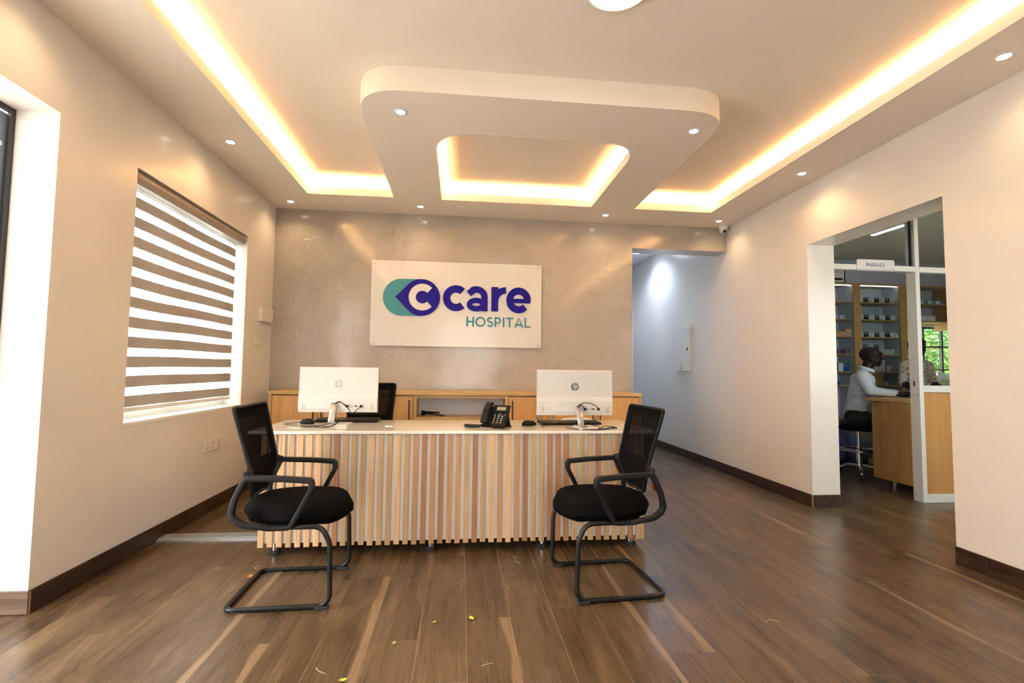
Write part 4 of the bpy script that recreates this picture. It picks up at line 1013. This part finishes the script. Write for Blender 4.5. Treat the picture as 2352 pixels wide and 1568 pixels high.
for z in ZS[:2]: sb('shelf', XC[4], XC[5], SHY + .02, YK, z - .018, z)
sb('upright', XC[5], XC[5] + .08, SHY, YK, ZS[1] - .12, ZTOP)
for a, b in ((XC[0], XC[1]), (XC[2], XC[3])):
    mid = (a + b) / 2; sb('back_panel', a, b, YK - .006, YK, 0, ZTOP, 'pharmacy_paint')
    sb('glass_door', a, mid - .002, SHY - .012, SHY - .006, ZS[5] + .02, ZTOP - .02, 'clear_glass'); sb('glass_door', mid + .002, b, SHY - .012, SHY - .006, ZS[5] + .02, ZTOP - .02, 'clear_glass')
    lt = sb('light_strip', a + .01, b - .01, SHY + .03, SHY + .045, ZTOP - .030, ZTOP - .021, 'shelf_lens')
sb('drawer_front', XC[2] + .01, XC[2] + .32, SHY, SHY + .018, ZS[5] + .005, ZS[4] - .025)

ROWS = ['top', 'second', 'third', 'fourth', 'fifth', 'bottom']
NTH = ['first', 'second', 'third', 'fourth', 'fifth', 'sixth', 'seventh', 'eighth']
def med_box(x, z, wd, hg, cols, label, group, y=SHY + .04, dp=.12):
    t = thing('medicine_box', label, 'box', (x + wd / 2, y, z), 0, group)
    finish(BX(-wd / 2, wd / 2, 0, dp, 0, hg), 'carton', cols[0], t)
    if len(cols) > 1: finish(BX(-wd / 2 + .001, -wd / 2 + wd * .47, -.0012, 0, .001, hg - .001), 'printed_panel', cols[1], t)
    if len(cols) > 2:
        bm = B(); ribbon(bm, arc(wd * .16, hg * .45, wd * .17, hg * .33, 200, 400, 14), .012, lambda u, v: Vector((u, 0, v)), Vector((0, -.0015, 0))); finish(bm, 'printed_swoosh', cols[2], t)
        finish(BX(-wd * .40, -wd * .14, -.0018, -.0012, hg * .62, hg * .78), 'printed_name', 'box_white', t)
        finish(BX(wd * .04, wd * .20, -.0012, 0, hg * .62, hg * .86), 'printed_patch', 'box_grey', t)
gl = ('box_white', 'box_black', 'box_grey')
BW, BH = sx_(6.040) - sx_(5.8787), .068
for r in range(3):
    med_box(sx_(5.812), ZS[r], .055, BH, ('box_white',), f'plain white end box leftmost on the {ROWS[r]} glass-door shelf', 'boxes in the right shelving bay')
    for i, x in enumerate((5.8787, 6.0518, 6.2231)):
        med_box(sx_(x) - (.012 if r == 2 else 0), ZS[r], BW, BH, gl, f'black and white mask box, {NTH[i]} of three on the {ROWS[r]} shelf', 'boxes in the right shelving bay')
med_box(sx_(6.362), ZS[2], .045, .05, ('box_white', 'box_green'), 'small white and green box ending the third shelf', 'boxes in the right shelving bay')
for j in range(2):
    for i in range(2):
        med_box(sx_(5.85 + i * .178) + j * -.004 + .004, ZS[3] + j * (BH + .001), BW, BH, gl, f'black and white mask box, {"upper" if j else "lower"} {"right" if i else "left"} of the fourth shelf stack', 'boxes in the right shelving bay')
med_box(sx_(6.205), ZS[3], .145, .075, ('box_white', 'box_white', 'box_green'), 'long white carton with green mark on the fourth shelf', 'boxes in the right shelving bay')
med_box(sx_(6.362), ZS[3], .045, .07, ('box_green',), 'green packet at the right end of the fourth shelf', 'boxes in the right shelving bay')
med_box(sx_(5.95), ZS[4], .15, .165, ('box_white', 'box_grey'), 'tall white carton on the fifth shelf beside the man', 'boxes in the right shelving bay')
med_box(sx_(6.107), ZS[4], .085, .165, ('box_white',), 'tall narrow white carton in the middle of the fifth shelf', 'boxes in the right shelving bay')
for j in range(2): med_box(sx_(6.22), ZS[4] + j * .047, .105, .044, ('box_pink', 'box_white'), f'pink and white box, {"upper" if j else "lower"} of two on the fifth shelf', 'boxes in the right shelving bay')
med_box(sx_(6.13), ZS[5], .11, .055, ('box_white', 'box_lilac'), 'flat white box on the lowest glass-door shelf', 'boxes in the right shelving bay')
L0 = sx_(5.40)
med_box(L0, ZS[0], .035, .055, ('box_orange',), 'small yellow orange box on the top left shelf', 'boxes in the left shelving bay')
for i in range(3): med_box(sx_(5.33) + i * .085, ZS[1], .082, .06, ('box_lilac', 'box_white'), f'lilac and white box, {NTH[i]} on the second left shelf', 'boxes in the left shelving bay')
for j in range(3):
    for i in range(3):
        if j == 2 and i < 2: continue
        med_box(sx_(5.40) + i * .088 - (.0 if i else .06) + .0, ZS[2] + j * .036, .085 if i else .145, .034, ('box_peach', 'box_peach'), f'peach coloured box, layer {["one", "two", "three"][j]}, {["left", "middle", "right"][i]} of the peach stack', 'boxes in the left shelving bay')
for j in range(2):
    for i in range(2): med_box(sx_(5.39) + i * .118, ZS[3] + j * .034, .115, .032, ('box_purple', 'box_purple', 'box_pink'), f'dark purple box, {"upper" if j else "lower"} {"right" if i else "left"} on the fourth left shelf', 'boxes in the left shelving bay')
med_box(sx_(5.30), ZS[4], .11, .115, ('box_blue',), 'plain blue carton leftmost on the fifth left shelf', 'boxes in the left shelving bay')
med_box(sx_(5.445), ZS[4], .17, .12, ('box_blue', 'box_white', 'box_blue'), 'blue and white carton behind the man on the fifth left shelf', 'boxes in the left shelving bay')
for i in range(4): med_box(sx_(6.66) + i * .13, ZS[0], .12, .05, ('box_cyan', 'box_white'), f'blue packet, {NTH[i]} on the shelf above the window', 'boxes above the window')
for i in range(3): med_box(sx_(6.66) + i * .125, ZS[1], .12, .075, ('box_white',), f'white carton, {NTH[i]} on the shelf just over the window', 'boxes above the window')
med_box(XC[0] + .3, ZS[5], .2, .06, ('box_blue',), 'blue carton low on the left shelf beside the man', 'boxes in the left shelving bay')

t = thing('air_conditioner', 'white air conditioner unit high above the pharmacy shelving', 'air conditioner', (sx_(5.22), 6.36, ZTOP + .02))
finish(BX(-.42, .38, 0, .22, 0, .26, r=.02, seg=3), 'casing', 'white_satin', t); finish(BX(-.38, .34, -.004, .02, .03, .06), 'louvre', 'black_plastic', t); finish(BX(-.38, .34, -.003, .01, .14, .15), 'seam', 'box_grey', t)
finish(BX(.42, .47, .10, .15, .02, .30), 'pipe_cover', 'black_plastic', t)

# bags by the pharmacy window and under the counter
def bag(name, label, cat, loc, s, m, seed, group=None):
    rr = random.Random(seed); bm = B(); bmesh.ops.create_icosphere(bm, subdivisions=4, radius=1); ph = [rr.uniform(0, 6.3) for _ in range(9)]
    for v in bm.verts:
        x, y, z = v.co; f = 1 + .10 * math.sin(4 * x + ph[0]) * math.sin(5 * y + ph[1]) + .07 * math.sin(9 * z + 7 * x + ph[2]) + .05 * math.sin(14 * y + 9 * x + ph[3]) + .03 * math.sin(23 * x + 19 * z + ph[4])
        zz = z * f; zz = max(zz, -.75)
        v.co = (x * f * s[0], y * f * s[1], (zz + .75) / 1.75 * s[2])
    o = finish(bm, name, m, None, True, loc); return tag(o, label, cat, group)
t = thing('window_table', 'low beech table carrying plastic bags under the pharmacy window', 'table', (7.1, 6.3, 0))
finish(BX(-.5, .62, -.24, .24, .93, .96, r=.002), 'table_top', 'beech_edge', t)
for x in (-.46, .58):
    for y in (-.2, .2): finish(BX(x - .02, x + .02, y - .02, y + .02, 0, .93), 'leg', 'beech_edge', t)
bag('plastic_bag', 'pale yellow filled plastic bag on the window table', 'bag', (6.83, 6.18, .96), (.17, .075, .15), 'bag_yellow', 1, 'bags by the pharmacy window')
bag('plastic_bag', 'flat white plastic bag lying over the yellow one', 'bag', (6.95, 6.40, .96), (.20, .075, .24), 'bag_white', 2, 'bags by the pharmacy window')
bag('plastic_bag', 'tall white knotted plastic bag at the right of window', 'bag', (7.22, 6.20, .96), (.15, .085, .36), 'bag_white', 5, 'bags by the pharmacy window')
bag('refuse_bag', 'blue plastic sack on the floor behind the stool', 'bag', (4.75, 5.92, 0), (.26, .17, .52), 'bag_blue', 3)
bag('refuse_bag', 'dark blue plastic sack low beside the counter', 'bag', (5.22, 6.02, 0), (.15, .15, .34), 'bag_blue', 4)

# stool
SX, SYs = 4.56, 5.20
t = thing('swivel_stool', 'chrome swivel stool with foot ring under the seated man', 'stool', (SX, SYs, 0))
finish(lathe(B(), [(0, .525), (.17, .525), (.19, .54), (.19, .56), (.17, .582), (0, .585)], 28), 'seat', 'black_fabric', t, True)
finish(lathe(B(), [(0, .10), (.030, .10), (.030, .34), (.018, .34), (.018, .53), (0, .53)], 18), 'column', 'chrome', t)
ring = [(.20 * math.cos(a * PI / 12), .20 * math.sin(a * PI / 12), .30) for a in range(24)]
rg = finish(tube(ring, .010, 8, True), 'foot_ring', 'chrome', t, True)
for a in (0, 2 * PI / 3, 4 * PI / 3): finish(tube([(.02 * math.cos(a), .02 * math.sin(a), .29), (.20 * math.cos(a), .20 * math.sin(a), .30)], .007, 8), 'ring_spoke', 'chrome', rg)
for k in range(5):
    a = 2 * PI * k / 5 - .95; c, s_ = math.cos(a), math.sin(a)
    lg = finish(sweep(B(), smooth_path([(.02 * c, .02 * s_, .125), (.13 * c, .13 * s_, .120), (.24 * c, .24 * s_, .085), (.27 * c, .27 * s_, .058)], 4), rrect(.014, .008, .004, 2), ref=(-s_, c, 0)), 'base_leg', 'chrome', t, True)
    bm = B(); lathe(bm, [(0, -.012), (.026, -.012), (.028, 0), (.026, .012), (0, .012)], 18, (0, 0), disc_mtx((.275 * c, .275 * s_, .029), (-s_, c, 0))); finish(bm, 'caster', 'black_rubber', lg)

# ------------------------------------------------------------------ people: one continuous skin each
def body(name, prims, voxel, parent, mats, it=4):
    """prims: (p0, r0, p1, r1, mat index, [flatten]) tapered capsules fused by a voxel remesh"""
    bm = B()
    for p0, r0, p1, r1, mi, *fl in prims:
        p0, p1 = Vector(p0), Vector(p1); L_ = (p1 - p0).length; steps = max(1, int(L_ / (min(r0, r1) * .45)))
        for i in range(steps + 1):
            u = i / steps; r = r0 + (r1 - r0) * u; tb = B(); bmesh.ops.create_icosphere(tb, subdivisions=2, radius=r)
            mt = Matrix.Translation(p0.lerp(p1, u)) @ Matrix.Diagonal((*(fl[0] if fl else (1, 1, 1)), 1)); merge(bm, tb, mt)
    me = bpy.data.meshes.new(name); bm.to_mesh(me); bm.free(); o = bpy.data.objects.new(name, me); C.objects.link(o)
    rm = o.modifiers.new('fuse', 'REMESH'); rm.mode = 'VOXEL'; rm.voxel_size = voxel
    sm_ = o.modifiers.new('smooth', 'SMOOTH'); sm_.iterations = it; sm_.factor = .5
    bpy.context.view_layer.update(); m2 = bpy.data.meshes.new_from_object(o.evaluated_get(bpy.context.evaluated_depsgraph_get())); bpy.data.objects.remove(o)
    m2.materials.clear()
    for m in mats: m2.materials.append(M[m])
    segs = [(Vector(p[0]), p[1], Vector(p[2]), p[3], p[4], Vector(p[5]) if len(p) > 5 else None) for p in prims]
    for f in m2.polygons:
        c = f.center; best = 9; bi = 0
        for p0, r0, p1, r1, mi, fl in segs:
            d = p1 - p0; u = max(0, min(1, (c - p0).dot(d) / d.length_squared)) if d.length_squared > 1e-9 else 0
            q = c - p0.lerp(p1, u)
            if fl: q = Vector((q.x / fl.x, q.y / fl.y, q.z / fl.z))
            e = q.length - (r0 + (r1 - r0) * u)
            if e < best: best, bi = e, mi
        f.material_index = bi; f.use_smooth = True
    ob = bpy.data.objects.new(name, m2); C.objects.link(ob); ob.parent = parent; return ob
def hand(wrist, dirv, upv, side, mi, curl=.35, s=1.0):
    """palm, four fingers and thumb as capsules"""
    w0 = Vector(wrist); d = Vector(dirv).normalized(); u = Vector(upv); u = (u - d * u.dot(d)).normalized(); lat = d.cross(u) * side; out = []
    for k in (-1, -.33, .33, 1): out.append((w0 + lat * k * .018 * s, .014 * s, w0 + d * .085 * s + lat * k * .030 * s, .0125 * s, mi))
    for k, ln in ((-1, .060), (-.33, .075), (.33, .080), (1, .070)):
        b = w0 + d * .088 * s + lat * k * .030 * s; m1 = b + (d - u * curl * .5).normalized() * ln * .5 * s; m2 = m1 + (d - u * curl * 1.6).normalized() * ln * .5 * s
        out += [(b, .0095 * s, m1, .0085 * s, mi), (m1, .0085 * s, m2, .007 * s, mi)]
    b = w0 + d * .025 * s + lat * .030 * s; m1 = b + (d * .6 + lat * .8 - u * .2).normalized() * .042 * s; m2 = m1 + (d * .95 + lat * .25 - u * .25).normalized() * .034 * s
    return out + [(b, .013 * s, m1, .010 * s, mi), (m1, .010 * s, m2, .008 * s, mi)]
def head(c, yaw, s, mi):
    """capsule set for a head centred at c looking along yaw (radians from +X)"""
    f = Vector((math.cos(yaw), math.sin(yaw), 0)); l = Vector((-math.sin(yaw), math.cos(yaw), 0)); z = Vector((0, 0, 1)); c = Vector(c)
    P = lambda a, b, h_: c + f * a * s + l * b * s + z * h_ * s
    out = [(P(-.022, 0, .035), .083 * s, P(.015, 0, .038), .078 * s, mi), (P(.005, 0, -.01), .070 * s, P(.030, 0, -.045), .054 * s, mi),
           (P(.052, 0, -.078), .027 * s, P(.060, 0, -.080), .022 * s, mi), (P(.078, 0, .030), .020 * s, P(.080, 0, .045), .024 * s, mi),
           (P(.082, 0, .012), .010 * s, P(.094, 0, -.012), .0115 * s, mi), (P(.086, .010, -.014), .009 * s, P(.086, -.010, -.014), .009 * s, mi),
           (P(.081, .016, -.045), .0115 * s, P(.081, -.016, -.045), .0115 * s, mi), (P(.078, .015, -.060), .0115 * s, P(.078, -.015, -.060), .0115 * s, mi)]
    for b in (-1, 1):
        out += [(P(.060, b * .034, .018), .016 * s, P(.066, b * .030, .016), .013 * s, mi), (P(-.004, b * .076, .020), .014 * s, P(-.006, b * .078, -.018), .010 * s, mi), (P(.050, b * .045, -.02), .022 * s, P(.04, b * .045, -.03), .02 * s, mi)]
    return out
# man on the stool: profile to the right, forearm on the counter
mx_, my_ = SX, SYs
man = thing('person', 'seated man in white shirt and black trousers behind the counter', 'person', (mx_, my_, 0), math.radians(-40))
S, Tm, K = 0, 1, 2; man.scale = (1.05, 1.05, .963)
pr = [((-.02, .0, .70), .125, (.0, 0, .76), .130, S, (1, 1.22, 1)), ((0, 0, .80), .128, (.035, 0, .98), .130, S, (1, 1.25, 1)), ((.035, 0, .98), .130, (.05, 0, 1.13), .122, S, (1, 1.40, 1)),
      ((.05, -.15, 1.19), .068, (.05, .15, 1.19), .068, S), ((.06, 0, 1.20), .070, (.075, 0, 1.26), .058, S), ((.085, 0, 1.25), .055, (.105, 0, 1.33), .053, K),
      ((.05, -.18, 1.175), .066, (.10, -.285, 1.02), .052, S), ((.10, -.285, 1.02), .050, (.275, -.262, .997), .036, S), ((.275, -.262, .997), .034, (.31, -.255, .994), .030, S),
      ((.05, .18, 1.175), .066, (.16, .26, 1.01), .052, S), ((.16, .26, 1.01), .050, (.34, .12, 1.0), .036, S),
      ((-.02, -.085, .70), .115, (.05, -.10, .685), .105, Tm), ((-.02, .085, .70), .115, (.05, .10, .685), .105, Tm),
      ((.05, -.10, .690), .095, (.40, -.12, .62), .068, Tm), ((.40, -.12, .62), .066, (.34, -.12, .30), .048, Tm), ((.34, -.12, .30), .048, (.32, -.12, .13), .042, Tm),
      ((.05, .10, .690), .095, (.40, .13, .62), .068, Tm), ((.40, .13, .62), .066, (.34, .13, .30), .048, Tm), ((.34, .13, .30), .048, (.32, .13, .13), .042, Tm),
      ((.31, -.12, .09), .040, (.45, -.12, .065), .030, Tm), ((.31, .13, .09), .040, (.45, .13, .065), .030, Tm)]
pr += head((.135, 0, 1.405), 0, 1.02, K) + hand((.315, -.253, .990), (1, .25, -.05), (0, 0, 1), 1, K, .3) + hand((.35, .11, .995), (1, -.3, -.1), (0, 0, 1), -1, K, .5)
body('body', pr, .0085, man, ['shirt', 'trousers', 'skin'])
bm = B(); bmesh.ops.create_icosphere(bm, subdivisions=4, radius=1)
for v in bm.verts:
    x, y, z = v.co; x, y, z = x * .096, y * .086, z * .088
    if x > .03: x = .03 + (x - .03) * .62; z = max(z, .02 + (x - .03) * .9)
    if z < -.045: z = -.045; x = min(x, -.03)
    v.co = (x + .122, y, z + 1.452)
finish(bm, 'hair', 'hair', man, True)
bm = B(); sweep(bm, [(.075 + .075 * math.cos(a * PI / 10), .066 * math.sin(a * PI / 10), 1.262 - .020 * math.cos(a * PI / 10)) for a in range(20)], rrect(.006, .022, .004, 2), True, ref=(0, 0, 1)) if False else None
ring = [(.088 + .066 * math.cos(a * PI / 10), .064 * math.sin(a * PI / 10), 1.275 - .028 * math.cos(a * PI / 10)) for a in range(20)]
finish(sweep(B(), ring, rrect(.020, .006, .004, 2), True, ref=(0, 0, 1)), 'collar', 'shirt', man, True)
# woman in the patterned blouse, standing farther back beside the shelving
wm_ = thing('person', 'person in cream floral blouse standing half behind the post', 'person', (5.86, 5.72, 0))
F_, D_, K2 = 0, 1, 2
pr = [((0, 0, .86), .14, (0, 0, 1.0), .125, F_, (1.15, .9, 1)), ((0, 0, 1.0), .120, (0, 0, 1.20), .130, F_, (1.2, .85, 1)), ((-.13, 0, 1.30), .062, (.13, 0, 1.30), .062, F_), ((0, 0, 1.30), .06, (-.005, -.01, 1.42), .046, K2),
      ((-.17, 0, 1.29), .060, (-.225, -.02, 1.06), .048, F_), ((-.225, -.02, 1.06), .044, (-.16, -.22, .96), .034, K2), ((.17, 0, 1.29), .060, (.225, -.02, 1.06), .048, F_), ((.225, -.02, 1.06), .044, (.14, -.22, .96), .034, K2),
      ((-.09, 0, .84), .125, (-.09, 0, .50), .085, D_), ((-.09, 0, .5), .08, (-.09, 0, .10), .05, D_), ((.09, 0, .84), .125, (.09, 0, .50), .085, D_), ((.09, 0, .5), .08, (.09, 0, .10), .05, D_), ((-.09, .02, .05), .04, (-.09, -.12, .04), .034, D_), ((.09, .02, .05), .04, (.09, -.12, .04), .034, D_)]
pr += head((-.005, -.03, 1.51), -PI / 2, .98, K2) + hand((-.155, -.235, .957), (.3, -1, -.1), (0, 0, 1), 1, K2, .4) + hand((.135, -.235, .957), (-.3, -1, -.1), (0, 0, 1), -1, K2, .4)
body('body', pr, .0095, wm_, ['floral_cloth', 'trousers', 'skin'])
bm = B(); bmesh.ops.create_icosphere(bm, subdivisions=3, radius=1)
for v in bm.verts:
    x, y, z = v.co; y_ = y * .105; z_ = z * .10
    if y_ < -.045: z_ = max(z_, .045)
    v.co = (x * .092 - .005, y_ - .02, z_ + 1.555)
finish(bm, 'hair', 'hair', wm_, True)

# garden seen through the pharmacy window
def shrub(name, label, loc, rad, hgt, nleaf, cols, seed):
    rr = random.Random(seed); t = thing(name, label, 'shrub', loc, 0, 'shrubs outside the pharmacy window')
    bm = B()
    for k in range(6):
        a = rr.uniform(0, 6.28); q = rr.uniform(.2, .6) * rad
        sweep(bm, smooth_path([(0, 0, 0), (q * .4 * math.cos(a), q * .4 * math.sin(a), hgt * .4), (q * math.cos(a), q * math.sin(a), hgt * .8)], 4), circ(.018, 6))
    finish(bm, 'stems', 'bark', t)
    bm = B()
    for i in range(nleaf):
        while True:
            p = Vector((rr.uniform(-1, 1), rr.uniform(-1, 1), rr.uniform(-1, 1)))
            if .35 < p.length < 1: break
        p = Vector((p.x * rad, p.y * rad, hgt * .52 + p.z * hgt * .5)); s = rr.uniform(.045, .075)
        e = Matrix.Rotation(rr.uniform(0, 6.28), 3, 'Z') @ Matrix.Rotation(rr.uniform(-1.5, 1.5), 3, 'X') @ Matrix.Rotation(rr.uniform(-1.2, 1.2), 3, 'Y')
        vs_ = [bm.verts.new(p + e @ Vector(q) * s) for q in ((-1, 0, 0), (0, -.35, .12), (1, 0, 0), (0, .35, .12))]
        f = bm.faces.new(vs_); f.material_index = rr.choices(range(len(cols)), weights=[6, 4, .35][:len(cols)])[0]
    o = finish(bm, 'foliage', cols, t); o['kind'] = 'stuff'
for i, (x, y, r_, h_) in enumerate(((8.7, 8.6, .85, 2.3), (10.6, 8.9, .9, 2.6), (12.6, 9.2, .9, 2.4), (6.9, 8.8, .8, 2.0), (9.2, 11.6, 1.3, 3.6), (12.2, 11.8, 1.3, 3.4))):
    shrub('garden_shrub', ['bright green shrub nearest the pharmacy window', 'green shrub with orange blooms outside the pharmacy window', 'green shrub at the right outside the pharmacy window', 'green shrub at the left outside the pharmacy window', 'tall green shrub in the back row outside', 'tall green shrub at the far right of back row'][i], (x, y, -.02), r_, h_, 5500, ['leaf_green', 'leaf_lime', 'leaf_orange'], i + 11)
# framed notice at the end of the hall
t = thing('framed_notice', 'narrow black framed notice at the end of the hall', 'notice', (2.93, 8.5, 1.55))
finish(BX(-.11, .11, -.018, 0, -.22, .22), 'frame', 'black_metal', t); finish(BX(-.09, .09, -.020, -.018, -.20, .20), 'sheet', 'paper', t)
